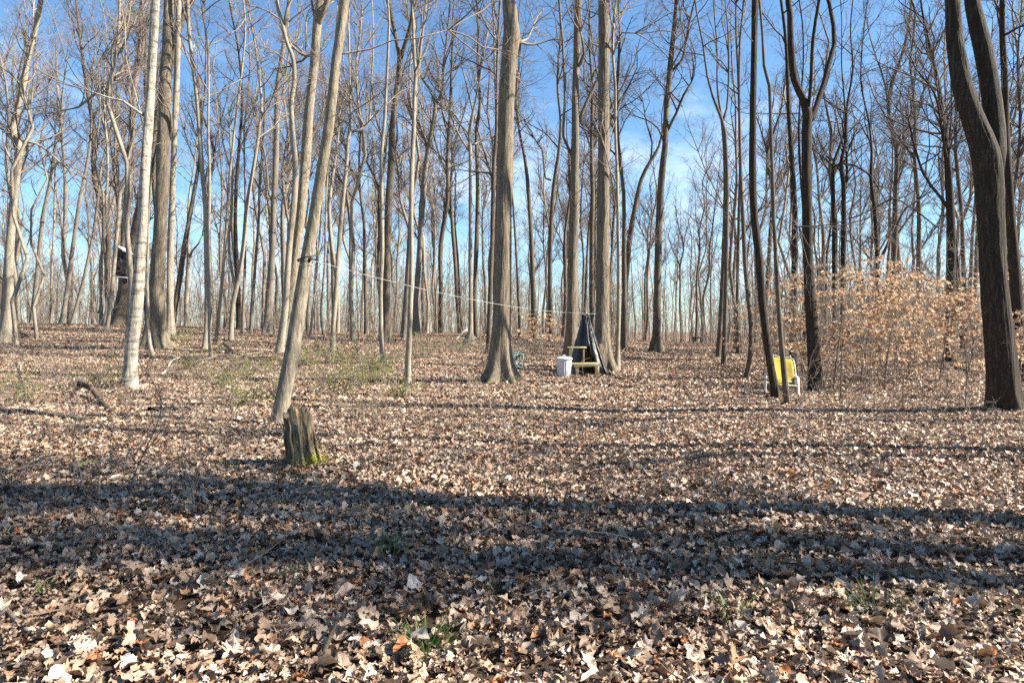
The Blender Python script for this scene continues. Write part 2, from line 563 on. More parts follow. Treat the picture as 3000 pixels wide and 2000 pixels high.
def scatter(name, pts, rot, scl, pick, coll, parent):
    me = bpy.data.meshes.new(name)
    me.vertices.add(len(pts))
    me.vertices.foreach_set('co', pts.astype(np.float32).ravel())
    a = me.attributes.new('turn', 'FLOAT_VECTOR', 'POINT'); a.data.foreach_set('vector', rot.astype(np.float32).ravel())
    a = me.attributes.new('size', 'FLOAT', 'POINT'); a.data.foreach_set('value', scl.astype(np.float32))
    a = me.attributes.new('pick', 'INT', 'POINT'); a.data.foreach_set('value', pick.astype(np.int32))
    o = link(name, me, parent)
    ng = bpy.data.node_groups.new(name, 'GeometryNodeTree')
    ng.interface.new_socket('Geometry', in_out='INPUT', socket_type='NodeSocketGeometry')
    ng.interface.new_socket('Geometry', in_out='OUTPUT', socket_type='NodeSocketGeometry')
    N, L = ng.nodes, ng.links
    gi, go = N.new('NodeGroupInput'), N.new('NodeGroupOutput')
    ip = N.new('GeometryNodeInstanceOnPoints')
    ci = N.new('GeometryNodeCollectionInfo')
    ci.inputs['Collection'].default_value = coll
    ci.inputs['Separate Children'].default_value = True
    ci.inputs['Reset Children'].default_value = True
    ip.inputs['Pick Instance'].default_value = True
    def attr(nm, ty):
        n = N.new('GeometryNodeInputNamedAttribute')
        n.data_type = ty
        n.inputs['Name'].default_value = nm
        return n.outputs['Attribute']
    er = N.new('FunctionNodeEulerToRotation')
    L.new(attr('turn', 'FLOAT_VECTOR'), er.inputs[0])
    L.new(gi.outputs[0], ip.inputs['Points'])
    L.new(ci.outputs[0], ip.inputs['Instance'])
    L.new(attr('pick', 'INT'), ip.inputs['Instance Index'])
    L.new(er.outputs[0], ip.inputs['Rotation'])
    L.new(attr('size', 'FLOAT'), ip.inputs['Scale'])
    L.new(ip.outputs[0], go.inputs[0])
    md = o.modifiers.new('scatter', 'NODES')
    md.node_group = ng
    return o

def wedge(n, y0, y1, slope=0.92, margin=2.0):
    y = np.sqrt(rng.uniform((y0 + 2) ** 2, (y1 + 2) ** 2, n)) - 2
    x = rng.uniform(-1, 1, n) * (slope * np.maximum(y, 0) + margin)
    return x, y

NL = 230000
lx, ly = wedge(NL, 0.6, 15.0)
clump = np.sin(lx * 1.7 + 1.3 * np.sin(ly * 1.1)) * np.sin(ly * 1.9 + np.sin(lx * 0.8))
keep = rng.random(NL) < 0.82 + 0.25 * clump
lx, ly = lx[keep], ly[keep]
n = len(lx)
lz = ground(lx, ly) + rng.uniform(0.005, 0.06, n)
lr = np.stack([rng.normal(0, 0.44, n), rng.normal(0, 0.44, n), rng.uniform(0, 6.28, n)], -1)
ls = np.clip(rng.lognormal(-0.12, 0.36, n), 0.35, 2.0)
lp = rng.integers(0, len(shapes), n)
# the 300 leaves that show largest are objects of their own, the rest one part of the ground
u_ = np.abs(lx / np.maximum(ly, .1)); seen = (u_ < 0.73) & (ly > 3.15)
score = np.where(seen, ls / np.maximum(ly, 1) + 0.35 * (lz - ground(lx, ly)), -1)
top = np.argsort(-score)[:300]
rest = np.setdiff1d(np.arange(n), top)
for i in top:
    lf = link('leaf', leaf_meshes[lp[i]], ground_o, (lx[i], ly[i], lz[i] + 0.012))
    lf.rotation_euler = lr[i]
    lf.scale = (ls[i],) * 3
P = np.stack([lx, ly, lz], -1)
tag(scatter('leaf_litter', P[rest], lr[rest], ls[rest], lp[rest], protos, ground_o), kind='stuff')
cx_, cy_ = np.meshgrid(np.arange(-56, 56, .82), np.arange(13.6, 60, .82))
cx_, cy_ = cx_.ravel(), cy_.ravel()
kp_ = np.abs(cx_) < .92 * cy_ + 2
px_ = cx_[kp_] + rng.uniform(-.3, .3, kp_.sum()); py_ = cy_[kp_] + rng.uniform(-.3, .3, kp_.sum())
NP_ = len(px_)
e = 0.4
gx = (ground(px_ + e, py_) - ground(px_ - e, py_)) / (2 * e)
gy = (ground(px_, py_ + e) - ground(px_, py_ - e)) / (2 * e)
# each patch is laid to the slope and spun about its own normal
rz = rng.uniform(0, 6.28, NP_)
eul = np.zeros((NP_, 3))
for q in range(NP_):
    nv = Vector((-gx[q], -gy[q], 1)).normalized()
    eul[q] = (nv.to_track_quat('Z', 'Y').to_matrix() @ Matrix.Rotation(rz[q], 3, 'Z')).to_euler()
tag(scatter('distant_leaf_litter', np.stack([px_, py_, ground(px_, py_) - 0.005], -1), eul, rng.uniform(0.9, 1.25, NP_), rng.integers(0, 8, NP_), patches, ground_o), kind='stuff')

# ------------------------------------------------------------------ trees
def trunk_mesh(P, R, S, r, flare=0.5, lobes=5, fh=0.5, rough=0.05, step=0.25, cap=True):
    """tapered trunk with root flare, burls and an uneven outline; P starts at the ground"""
    P, R = resample(P, R, step)
    z0 = P[0, 2]
    d0 = P[1] - P[0]; d0 = d0 / np.linalg.norm(d0)
    P = np.concatenate([[P[0] - d0 * 0.35 - np.array([0, 0, 0.05])], P]); R = np.concatenate([[R[0] * 1.1], R])
    K = len(P)
    arc = np.concatenate([[0], np.cumsum(np.linalg.norm(np.diff(P, axis=0), axis=1))]) - 0.4
    T = np.gradient(P, axis=0); T = norm(T)
    ref = np.array([1.0, 0.05, 0.0])[None]
    u = norm(ref - (ref * T).sum(-1, keepdims=True) * T); v = np.cross(T, u)
    a = np.arange(S) * 2 * np.pi / S
    ph = r.uniform(0, 6.28, 6)
    f = np.exp(-np.maximum(arc, -0.3) / fh)[:, None]
    lob = 0.5 + 0.5 * np.cos(lobes * a[None] + ph[0] + 0.8 * np.sin(a[None] * 2 + ph[1]))
    m = 1 + flare * f * (0.25 + 1.0 * lob ** 1.5)
    m = m + rough * (np.sin(2 * a[None] + ph[2] + arc[:, None] * 0.9) + 0.7 * np.sin(3 * a[None] + ph[3] - arc[:, None] * 1.7) + 0.5 * np.sin(5 * a[None] + ph[4] + arc[:, None] * 2.6))
    m = m + r.normal(0, rough * 0.35, (K, S)) * 0.6
    if S >= 30:                                                     # furrowed plates
        nc, nz = int(S / 3.2), max(4, int(arc[-1] / .34))
        G = r.random((nz + 2, nc))
        zi = np.clip(arc / max(arc[-1], .1), 0, .999) * nz
        ai = (a / (2 * np.pi)) * nc + 0
        iz = zi.astype(int); fz = (zi - iz)[:, None]; ia = ai.astype(int); fa = (ai - ia)[None]
        fz = fz * fz * (3 - 2 * fz)
        g00, g01 = G[iz][:, ia % nc], G[iz][:, (ia + 1) % nc]
        g10, g11 = G[iz + 1][:, ia % nc], G[iz + 1][:, (ia + 1) % nc]
        nn = (g00 * (1 - fa) + g01 * fa) * (1 - fz) + (g10 * (1 - fa) + g11 * fa) * fz
        m = m + (0.013 * np.minimum(1, .25 / R[:, None])) / np.maximum(R[:, None], .08) * (np.abs(nn - .5) * 2 - .5)
    rad = R[:, None] * m
    V = P[:, None, :] + rad[..., None] * (u[:, None] * np.cos(a)[None, :, None] + v[:, None] * np.sin(a)[None, :, None])
    idx = np.arange(K * S).reshape(K, S)
    A, B = idx[:-1], idx[1:]
    Q = np.stack([A, np.roll(A, -1, 1), np.roll(B, -1, 1), B], -1).reshape(-1, 4)
    V = V.reshape(-1, 3)
    Tt = []
    if cap:
        V = np.concatenate([V, P[-1:] + T[-1:] * R[-1] * 0.5])
        c = len(V) - 1
        Tt = [(c, (K - 1) * S + i, (K - 1) * S + (i + 1) % S) for i in range(S)]
    return V, Q, Tt

def wander(org, dr, length, K, r, wob, up):
    N = len(org)
    P = np.empty((N, K, 3)); P[:, 0] = org
    d = norm(dr)
    st = (length / (K - 1))[:, None]
    for k in range(1, K):
        d = norm(d + r.normal(0, wob, (N, 3)) + np.array([0, 0, up]))
        P[:, k] = P[:, k - 1] + d * st
    return P

def along(P, t):
    """P (N,K,3) sampled at t (N,) -> point, tangent"""
    K = P.shape[1]
    f = np.clip(t * (K - 1), 0, K - 1.001)
    i = f.astype(int); w = (f - i)[:, None]
    n_ = np.arange(len(P))
    a, b = P[n_, i], P[n_, i + 1]
    return a * (1 - w) + b * w, norm(b - a)

def perp(d, r):
    q = norm(r.normal(0, 1, d.shape))
    return norm(q - (q * d).sum(-1, keepdims=True) * d)

def crown_geo(axes, r, z0, dens=1.5, L=4.2, n2=6, n3=5, tw=0.0055, spread=1.0, epic=0.5):
    """branches, side branches and twigs along the axes; axes: list of (P, R)"""
    g = Geo()
    O, D, LEN, RR = [], [], [], []
    for P, R in axes:
        P = np.asarray(P); R = np.asarray(R)
        seg = np.linalg.norm(np.diff(P, axis=0), axis=1)
        arc = np.concatenate([[0], np.cumsum(seg)])
        tot = arc[-1]
        m = int(tot * (dens + epic)) + 2
        s = r.uniform(0, tot, m)
        pt = np.stack([np.interp(s, arc, P[:, c]) for c in range(3)], -1)
        rad = np.interp(s, arc, R)
        k = np.clip(np.searchsorted(arc, s) - 1, 0, len(P) - 2)
        tan = norm(P[k + 1] - P[k])
        for q in range(m):
            main = pt[q, 2] > z0
            if not main and r.random() > epic * 0.55:
                continue
            if pt[q, 2] < 1.3:
                continue
            az = r.uniform(0, 6.28); el = r.uniform(0.35, 1.1) if main else r.uniform(-0.1, 0.7)
            dd = np.array([math.cos(az) * math.cos(el), math.sin(az) * math.cos(el), math.sin(el)])
            rel = s[q] / tot
            ln = (L * r.uniform(0.45, 1.1) * (1.15 - 0.65 * rel)) if main else r.uniform(0.4, 1.7)
            O.append(pt[q]); D.append(dd * 1.0 + tan[q] * 0.25); LEN.append(ln * spread)
            RR.append(min(0.62 * rad[q], 0.012 + 0.0125 * ln) if main else 0.011)
        # the leader ends in a fan of shoots
        for q in range(4):
            O.append(P[-1]); D.append(norm(P[-1] - P[-2]) + r.normal(0, 0.35, 3)); LEN.append(r.uniform(1.2, 2.6)); RR.append(max(R[-1] * 0.8, 0.012))
    O, D, LEN, RR = np.array(O), np.array(D), np.array(LEN), np.array(RR)
    P1 = wander(O, D, LEN, 7, r, 0.17, 0.07)
    R1 = RR[:, None] * np.linspace(1, 0.28, 7)[None] + tw * 0.5
    g.add(*tubes(P1, R1, 5))
    def kids(Pp, lens, rp, nk, f0, f1, K, wob, up, rmin, S, t0=0.2):
        N = len(Pp)
        cnt = np.maximum(1, np.round(nk * np.clip(lens / np.median(lens), 0.3, 1.7) * r.uniform(0.7, 1.3, N))).astype(int)
        ix = np.repeat(np.arange(N), cnt)
        t = r.uniform(t0, 1.0, len(ix)) ** 0.8
        o_, tn = along(Pp[ix], t)
        d_ = tn * r.uniform(0.5, 1.0, (len(ix), 1)) + perp(tn, r) * r.uniform(0.6, 1.0, (len(ix), 1))
        ln = lens[ix] * r.uniform(f0, f1, len(ix)) * (1.15 - 0.5 * t)
        Pc = wander(o_, d_, ln, K, r, wob, up)
        rc = np.maximum(rp[ix] * 0.45 * (1.1 - 0.5 * t), rmin)
        Rc = rc[:, None] * np.linspace(1, 0.45, K)[None]
        g.add(*tubes(Pc, Rc, S))
        return Pc, ln, rc
    P2, l2, r2 = kids(P1, LEN, RR, n2, 0.25, 0.55, 5, 0.2, 0.06, tw * 1.1, 3)
    kids(P2, l2, r2, n3, 0.3, 0.7, 3, 0.22, 0.05, tw * 0.75, 3, 0.1)
    return g

def extend(P, R, H, r, wob=0.22):
    """carry a trunk on above its last measured point to the height H"""
    P, R = list(P), list(R)
    d = norm(P[-1] - P[-2])
    while P[-1][2] < H:
        left = H - P[-1][2]
        d = norm(d * 0.75 + np.array([0, 0, 0.45]) + np.append(r.normal(0, wob * 0.5, 2), 0))
        P.append(P[-1] + d * min(1.8, left + 0.1))
        R.append(max(R[-1] * (1 - 1.5 / max(left + 1.5, 1.6)), 0.018))
    return np.array(P), np.array(R)

ANCHORS = []                                # (base px, phrase) of the trees that can be named, for telling the others apart

def traced_tree(kind, label, pts, limbs=(), H=22, z0=0.5, y=None, group=None, flare=0.55, fh=0.45, lobes=5, S=None, seed=0, dens=0.95, L=3.4, name='bare_tree', cat='tree', epic=0.5, short=None, rough=0.05, ext=True):
    r = np.random.default_rng(1000 + seed)
    bx, by = pts[0][0] * U, pts[0][1] * U
    if y is None:
        b = hit(bx, by)
        y = b[1]
    x0 = at(bx, by, y)[0]
    base = np.array([x0, y, gz(x0, y)])
    def conv(pp):
        P = np.array([at(p[0] * U, p[1] * U, y) for p in pp])
        P[:, 1] += 0
        R = np.array([p[2] * U / 2000.0 * y / 2 * math.cos(math.atan((p[0] * U - 1500) / 2000.0)) for p in pp])
        return P, R
    P, R = conv(pts)
    P[0, 2] = base[2] + 0.0
    lo = P[0, 2]
    ok = np.concatenate([[True], P[1:, 2] > lo + 0.1])
    P, R = P[ok], R[ok]
    # a little depth to the lean so that it is not all in one plane
    P[:, 1] += np.sin(np.linspace(0, 3.1, len(P)) * r.uniform(0.6, 1.4)) * r.uniform(-0.35, 0.35)
    P, R = (extend(P, R, H + base[2], r) if ext else (P, R))
    root = empty(name, base)
    S = S or int(np.clip(R[0] * 90, 9, 22))
    o_ = base[None]
    step = 0.16 if R[0] > 0.12 and y < 28 else 0.4
    part('trunk', trunk_mesh(P - o_, R, S, r, flare, lobes, fh, rough, step), BARK[kind], root, True)
    axes = [(P, R)]
    for lm in limbs:
        lp_, lr_ = conv(lm)
        j = np.argmin(np.abs(P[:, 2] - lp_[0, 2]))
        lp_[:, 1] += P[j, 1] - y
        lp_[:, 1] += np.linspace(0, 1, len(lp_)) * r.uniform(-0.8, 0.8)
        if lm[-1][1] < 60:
            lp_, lr_ = extend(lp_, lr_, (H + base[2]) * r.uniform(0.8, 0.95), r)
        q, w = resample(lp_ - o_, lr_, 0.35)
        part('limb', tube(q, w, 10 if lr_[0] > 0.07 else 7), BARK[kind], root, True)
        axes.append((lp_, lr_))
    cg = crown_geo([(a - o_, b_) for a, b_ in axes], r, z0 * H, dens, L, 6, 5, tw=0.0036, epic=epic)
    cr_ = obj('crown', cg, TWIGM[kind], root, True)
    tag(root, label, cat, group)
    ANCHORS.append((bx, y, short or label))
    return root

T = traced_tree
# -- the stand, from the west edge of the picture eastwards (grid coordinates: x, y, width)
T('pale', 'pale slender tree with a sharp hooked bend halfway up its trunk', [(14, 1578, 58), (45, 1400, 52), (55, 1200, 45), (75, 1000, 38), (100, 800, 34), (116, 700, 33), (112, 665, 36), (95, 640, 38), (84, 605, 36), (105, 510, 32), (130, 380, 29), (140, 270, 28), (165, 150, 26), (185, 20, 24), (200, -100, 22)], [[(118, 655, 16), (180, 665, 12), (240, 715, 9), (290, 770, 6)]], H=17, z0=.4, seed=1, flare=.35, short='the tree with the hooked bend')
T('grey', 'thin straight yellowish pole close behind the hooked tree', [(4, 1500, 18), (35, 1150, 16), (70, 900, 14), (85, 800, 12)], H=16, seed=2, flare=.2, y=31, short='the yellowish pole tree')
T('grey', 'slim grey tree tapering to a broken-looking twiggy top, on the leaf crest beside the hooked tree', [(145, 1484, 26), (175, 1250, 22), (205, 1000, 20), (240, 830, 16), (265, 650, 12), (285, 590, 8)], H=17, seed=3, y=41, short='the slim twiggy grey tree')
T('pale', 'very thin straight pole tree between two grey trees on the crest', [(232, 1488, 13), (245, 1250, 11), (262, 1000, 10), (266, 700, 8)], H=16, seed=4, y=42)
T('grey', 'grey tree leaning gently over the leaf crest with a fine brushy top', [(285, 1484, 26), (310, 1280, 22), (335, 1050, 20), (355, 900, 18), (385, 750, 14), (405, 600, 10)], H=18, seed=5, y=40, short='the gently leaning grey tree')
T('grey', 'thin strongly slanted tree crossing behind the pale pole trees', [(325, 1484, 16), (370, 1330, 16), (410, 1150, 16), (440, 980, 13), (462, 780, 10)], H=16, seed=6, y=41)
T('pale', 'pale pole tree with two stems rubbing together near its foot', [(465, 1476, 20), (463, 1200, 17), (478, 950, 15), (485, 780, 13), (480, 640, 12), (470, 520, 10)], [[(478, 620, 9), (455, 540, 11), (470, 440, 13), (482, 370, 13)], [(473, 430, 11), (440, 415, 13), (385, 460, 13), (350, 490, 11), (298, 503, 8)], [(450, 1440, 9), (462, 1380, 9), (452, 1250, 9), (468, 1100, 8)]], H=19, seed=7, y=39)
T('pale', 'short pale sapling tree whose top bends over like a crook', [(490, 1520, 22), (505, 1380, 20), (520, 1200, 18), (535, 1000, 18), (540, 885, 20), (552, 860, 14), (570, 830, 12), (575, 740, 10), (605, 640, 8)], H=15, z0=.55, seed=8, flare=.2, short='the pale crook-topped sapling tree')
T('grey', 'straight tall grey tree rising behind the dark nest box', [(556, 1480, 44), (570, 1150, 38), (588, 900, 34), (603, 700, 30), (617, 480, 28), (632, 330, 26), (650, 150, 22), (655, 0, 18)], [[(600, 760, 14), (590, 700, 12), (625, 600, 11), (600, 380, 10), (578, 250, 9)], [(632, 330, 14), (668, 240, 12), (672, 60, 10)]], H=23, z0=.35, seed=9, y=42, dens=2.2, short='the tall tree behind the nest box')
BOXTREE = T('brown', 'thick dark slanting tree with a wide flared foot that carries the nest box', [(553, 1494, 92), (570, 1390, 74), (590, 1240, 60), (640, 1000, 52), (690, 750, 46), (720, 560, 40), (760, 380, 36), (800, 200, 34), (845, 60, 30), (870, -60, 26)], [[(850, 60, 18), (890, 20, 16), (930, -40, 12)]], H=26, seed=10, y=38.5, flare=.35, fh=.8, short='the dark slanting tree with the nest box')
T('cherry', 'pale blotched tree with rough dark scabs, its foot flared in open leaf litter', [(596, 1790, 72), (600, 1680, 60), (608, 1568, 57), (625, 1400, 60), (638, 1200, 55), (652, 1000, 51), (662, 800, 48), (672, 640, 45), (688, 400, 40), (700, 200, 40), (705, 100, 42), (712, 0, 38), (730, -200, 30)], [[(660, 530, 16), (640, 515, 13), (600, 485, 12), (550, 480, 9), (485, 462, 6)]], H=19, z0=.6, seed=11, flare=.35, fh=.35, epic=.2, rough=.07, short='the pale blotched tree')
T('pale', 'thin crooked stem leaning against the foot of the broad grey trunk', [(703, 1645, 22), (682, 1580, 20), (668, 1480, 18), (664, 1380, 18), (662, 1250, 17), (668, 1150, 14), (675, 1000, 12)], H=11, seed=12, flare=.2, epic=.1, dens=.8, L=1.8, short='the crooked stem')
T('ridged', 'broad pale grey trunk with a torn bark wound high up and spreading roots', [(722, 1604, 108), (722, 1560, 92), (727, 1400, 79), (735, 1300, 68), (757, 1000, 61), (764, 800, 63), (770, 600, 59), (766, 400, 59), (773, 200, 55), (773, 0, 54), (778, -150, 50)], [[(790, 660, 14), (806, 600, 15), (806, 540, 13), (803, 520, 6)]], H=25, z0=.55, seed=13, flare=.75, fh=.55, epic=.15, S=60, short='the broad grey trunk with the wound')
T('pale', 'smooth pale trunk standing directly behind the broad grey trunk', [(784, 1556, 46), (781, 1450, 34), (780, 1200, 32), (788, 900, 30), (800, 600, 28), (812, 300, 28), (820, 0, 26)], H=25, seed=14, flare=.6, short='the smooth pale trunk')
T('brown', 'brown tree slanting away from the broad grey trunk', [(790, 1500, 24), (803, 1420, 24), (820, 1300, 25), (850, 1100, 24), (880, 930, 20), (900, 820, 18), (915, 720, 14), (922, 600, 11)], H=19, seed=15, y=38, short='the brown slanting tree')
T('pale', 'stubby pale tree forking low into two arms on the crest', [(855, 1502, 22), (858, 1350, 20), (868, 1180, 18), (863, 1060, 12), (870, 900, 9)], [[(868, 1190, 12), (890, 1155, 11), (925, 1122, 8), (945, 1090, 5)]], H=15, seed=16, y=41)
T('pale', 'smooth pinkish pale tree with a slow S curve, one of a close trio', [(940, 1610, 33), (944, 1540, 30), (945, 1400, 28), (937, 1150, 24), (930, 950, 22), (920, 800, 22), (912, 650, 21), (905, 480, 20), (888, 300, 18), (875, 150, 17), (872, 0, 16)], [[(908, 500, 10), (925, 435, 9), (980, 410, 7), (1030, 365, 6), (1070, 330, 4)], [(930, 830, 10), (950, 720, 8), (985, 700, 6), (1070, 665, 4)]], H=21, seed=17, flare=.15, short='the pinkish S-curved tree')
T('pale', 'thin wavy tree hugging the pinkish S-curved tree', [(970, 1648, 18), (963, 1560, 15), (970, 1400, 15), (962, 1100, 14), (965, 800, 14), (958, 600, 12), (960, 400, 11), (955, 200, 10), (935, 80, 10), (935, 0, 8)], H=18, seed=18, flare=.2)
T('pale', 'thin slanting tree, third of the close trio, climbing towards the forked tree', [(988, 1592, 17), (1010, 1400, 15), (1030, 1200, 15), (1042, 1050, 14), (1055, 850, 13), (1075, 650, 12), (1095, 480, 11), (1112, 350, 10), (1130, 150, 8), (1120, 0, 7)], H=20, seed=19, flare=.15)
T('pale', 'pale tree forking near the ground into a straight and a bowed stem', [(1060, 1566, 22), (1072, 1400, 22), (1100, 1280, 22), (1125, 1120, 20), (1140, 950, 20), (1160, 830, 18), (1180, 720, 16), (1195, 600, 14), (1205, 480, 12), (1190, 350, 10), (1170, 200, 8)], [[(1088, 1335, 15), (1064, 1200, 14), (1063, 1080, 13), (1080, 980, 12), (1085, 820, 10), (1078, 600, 8)]], H=20, z0=.4, seed=20, short='the pale low-forked tree')
T('dark', 'dark shaded trunk behind the low-forked tree', [(1098, 1512, 26), (1100, 1300, 22), (1090, 1000, 18), (1100, 700, 14)], H=20, seed=21, y=38)
T('grey', 'straight thin pole tree just beyond the low-forked tree', [(1113, 1532, 15), (1120, 1200, 13), (1118, 900, 11), (1112, 600, 9)], H=18, seed=22, y=36)
T('grey', 'thin grey tree with a twisted upper stem and many side twigs', [(1152, 1510, 15), (1165, 1250, 14), (1180, 1000, 13), (1185, 850, 11), (1205, 640, 9)], H=18, z0=.35, seed=23, y=38)
T('grey', 'sturdy straight grey tree with knobbly bark and a flared foot on the crest', [(1228, 1538, 46), (1232, 1480, 38), (1240, 1350, 33), (1255, 1150, 30), (1262, 950, 28), (1270, 800, 26), (1275, 600, 26), (1280, 400, 24), (1295, 300, 22), (1310, 200, 20), (1325, 80, 16), (1330, 0, 14)], [[(1262, 950, 10), (1245, 900, 9), (1235, 740, 7), (1215, 640, 5)]], H=22, z0=.4, seed=24, short='the knobbly grey tree')
T('pale', 'pale sinuous tree forking near its top, beside the mossy leaning trunk', [(1284, 1624, 40), (1291, 1560, 36), (1300, 1480, 35), (1312, 1350, 32), (1325, 1150, 30), (1345, 950, 28), (1355, 780, 26), (1345, 650, 24), (1335, 480, 22), (1350, 370, 21), (1345, 270, 20), (1320, 200, 18), (1300, 120, 17), (1275, 20, 16), (1270, -100, 14)], [[(1303, 120, 13), (1322, 45, 12), (1348, 0, 11), (1360, -60, 10)]], H=18, z0=.6, seed=25, flare=.2, epic=.2, short='the pale sinuous tree')
T('mossy', 'mossy brown tree with a dead stub branch, behind the roped tree', [(1305, 1585, 50), (1318, 1500, 42), (1330, 1400, 42), (1352, 1200, 43), (1378, 1000, 45), (1395, 820, 45), (1408, 650, 45), (1420, 480, 43), (1435, 350, 42), (1445, 250, 42), (1455, 120, 42), (1470, 0, 36), (1480, -90, 32)], [[(1450, 130, 28), (1490, 60, 28), (1520, 0, 26), (1540, -80, 22)], [(1440, 258, 16), (1415, 240, 13), (1390, 235, 15)], [(1400, 232, 6), (1412, 180, 7), (1418, 120, 5)]], H=22, z0=.6, seed=26, epic=.2, short='the mossy tree with the stub')
ROPED = T('mossy', 'lichen-flecked leaning tree with a white rope tied round it, behind the stump', [(1280, 1958, 84), (1290, 1890, 74), (1306, 1800, 71), (1325, 1700, 70), (1345, 1600, 70), (1359, 1500, 69), (1389, 1300, 62), (1405, 1200, 60), (1440, 1000, 52), (1472, 800, 50), (1504, 600, 49), (1527, 400, 46), (1538, 300, 44), (1552, 200, 43), (1568, 100, 43), (1580, 0, 44), (1600, -150, 40)], [[(1525, 400, 18), (1512, 360, 13), (1516, 250, 13), (1525, 150, 12), (1535, 0, 11), (1545, -90, 10)], [(1545, 245, 12), (1580, 232, 10), (1690, 205, 8), (1790, 155, 7), (1900, 138, 6), (2050, 88, 4)]], H=18, z0=.6, seed=27, flare=.25, fh=.3, epic=.12, rough=.035, short='the roped leaning tree')
T('pale', 'pale slender tree with an elbow limb jutting out near mid height', [(1526, 1614, 28), (1529, 1560, 25), (1532, 1500, 24), (1545, 1350, 24), (1555, 1200, 22), (1570, 1000, 20), (1585, 850, 18), (1597, 720, 16), (1600, 640, 15), (1615, 600, 12), (1610, 470, 9), (1605, 250, 9), (1600, 100, 8), (1602, 0, 7)], [[(1612, 605, 13), (1650, 598, 12), (1690, 555, 10), (1697, 400, 7), (1705, 200, 6), (1700, 40, 5)]], H=19, z0=.45, seed=28, flare=.15, short='the elbow-limbed tree')
T('pale', 'whip-thin wavy tree between the roped tree and the elbow-limbed tree, the nearer to the rope', [(1422, 1542, 11), (1445, 1300, 10), (1465, 1050, 9), (1480, 900, 8), (1490, 700, 6)], H=15, seed=29, y=33, dens=.9)
T('pale', 'whip-thin straight tree just beside the elbow-limbed tree', [(1495, 1535, 12), (1480, 1460, 11), (1500, 1200, 10), (1505, 1000, 9), (1510, 800, 7)], H=15, seed=30, y=34, dens=.9)
T('pale', 'straight yellowish thin tree leaning on a dark trunk behind it', [(1758, 1674, 20), (1750, 1600, 19), (1745, 1500, 20), (1742, 1300, 20), (1748, 1150, 21), (1745, 900, 18), (1745, 700, 16), (1760, 550, 15), (1770, 400, 14), (1780, 250, 13), (1788, 100, 12), (1785, 0, 11)], [[(1744, 910, 11), (1715, 840, 9), (1700, 805, 8), (1650, 790, 5)]], H=20, seed=31, flare=.15, short='the yellowish thin tree')
T('brown', 'stout dark-barked tree forking high into a wide V', [(1775, 1574, 52), (1776, 1480, 40), (1776, 1400, 38), (1780, 1150, 36), (1790, 950, 34), (1800, 750, 30), (1805, 600, 28), (1820, 450, 26), (1834, 330, 26), (1838, 270, 24), (1820, 180, 18), (1795, 60, 15), (1780, -60, 12)], [[(1838, 275, 20), (1870, 195, 20), (1895, 120, 18), (1905, 40, 16), (1915, -60, 13)], [(1800, 760, 9), (1825, 640, 8), (1815, 500, 6)]], H=23, z0=.5, seed=32, short='the dark V-forked tree')
T('grey', 'grey tree with a fan of upswept branches beyond the thin front pole', [(1915, 1544, 36), (1911, 1400, 28), (1925, 1150, 26), (1940, 900, 26), (1950, 780, 26), (1965, 680, 22), (1985, 580, 22), (2000, 480, 20), (1975, 410, 13), (1930, 350, 9), (1900, 260, 7)], [[(2000, 480, 14), (2030, 430, 12), (2040, 300, 10), (2060, 120, 8), (2070, 0, 6)], [(1965, 680, 13), (1940, 620, 10), (1900, 560, 8), (1850, 450, 6)], [(2000, 500, 12), (2060, 490, 9), (2120, 570, 7), (2150, 640, 6)]], H=22, z0=.4, seed=33, short='the fan-branched tree')
T('pale', 'thin pale pole tree standing alone in front on the leaf slope', [(1872, 1766, 28), (1876, 1660, 26), (1884, 1550, 26), (1890, 1400, 24), (1897, 1200, 22), (1895, 1000, 20), (1896, 800, 20), (1905, 600, 18), (1905, 450, 16), (1910, 350, 17), (1900, 250, 14), (1895, 100, 14), (1890, -50, 12)], [[(1905, 330, 9), (1930, 300, 8), (1925, 260, 7), (1950, 180, 5)]], H=17, z0=.55, seed=34, flare=.35, fh=.2, epic=.2, short='the lone front pole tree')
T('grey', 'grey trunk half hidden behind the lone front pole tree', [(1858, 1538, 32), (1862, 1450, 28), (1875, 1250, 26), (1886, 1050, 24), (1892, 900, 22), (1900, 600, 18), (1930, 250, 14)], H=23, seed=35, y=35)
T('pale', 'pale thin tree with a flared foot and a dead snag tip among branches', [(2159, 1584, 36), (2162, 1520, 24), (2162, 1400, 20), (2160, 1200, 18), (2160, 900, 18), (2160, 700, 18), (2155, 600, 16), (2166, 540, 14), (2174, 505, 9)], [[(2155, 690, 12), (2120, 640, 10), (2085, 570, 8), (2050, 470, 6)], [(2166, 660, 10), (2185, 650, 10), (2225, 620, 7), (2270, 625, 5)]], H=17, z0=.55, seed=36, flare=.9, fh=.3, short='the snag-tipped pale tree')
T('brown', 'brown twin of the snag-tipped tree just behind it', [(2184, 1556, 26), (2182, 1350, 20), (2190, 1100, 20), (2195, 900, 18), (2190, 700, 16), (2190, 600, 16), (2205, 480, 13), (2195, 300, 12), (2198, 150, 10), (2190, 0, 9)], H=22, z0=.5, seed=37, y=37)
T('brown', 'slim dark tree peeping out along the shaded side of the great ridged trunk', [(2241, 1628, 24), (2246, 1500, 21), (2252, 1350, 22), (2262, 1100, 20), (2268, 800, 18), (2280, 600, 14), (2285, 300, 12), (2292, 100, 11)], [[(2266, 830, 10), (2248, 800, 10), (2210, 795, 6)]], H=22, seed=38, flare=.15, short='the slim dark tree')
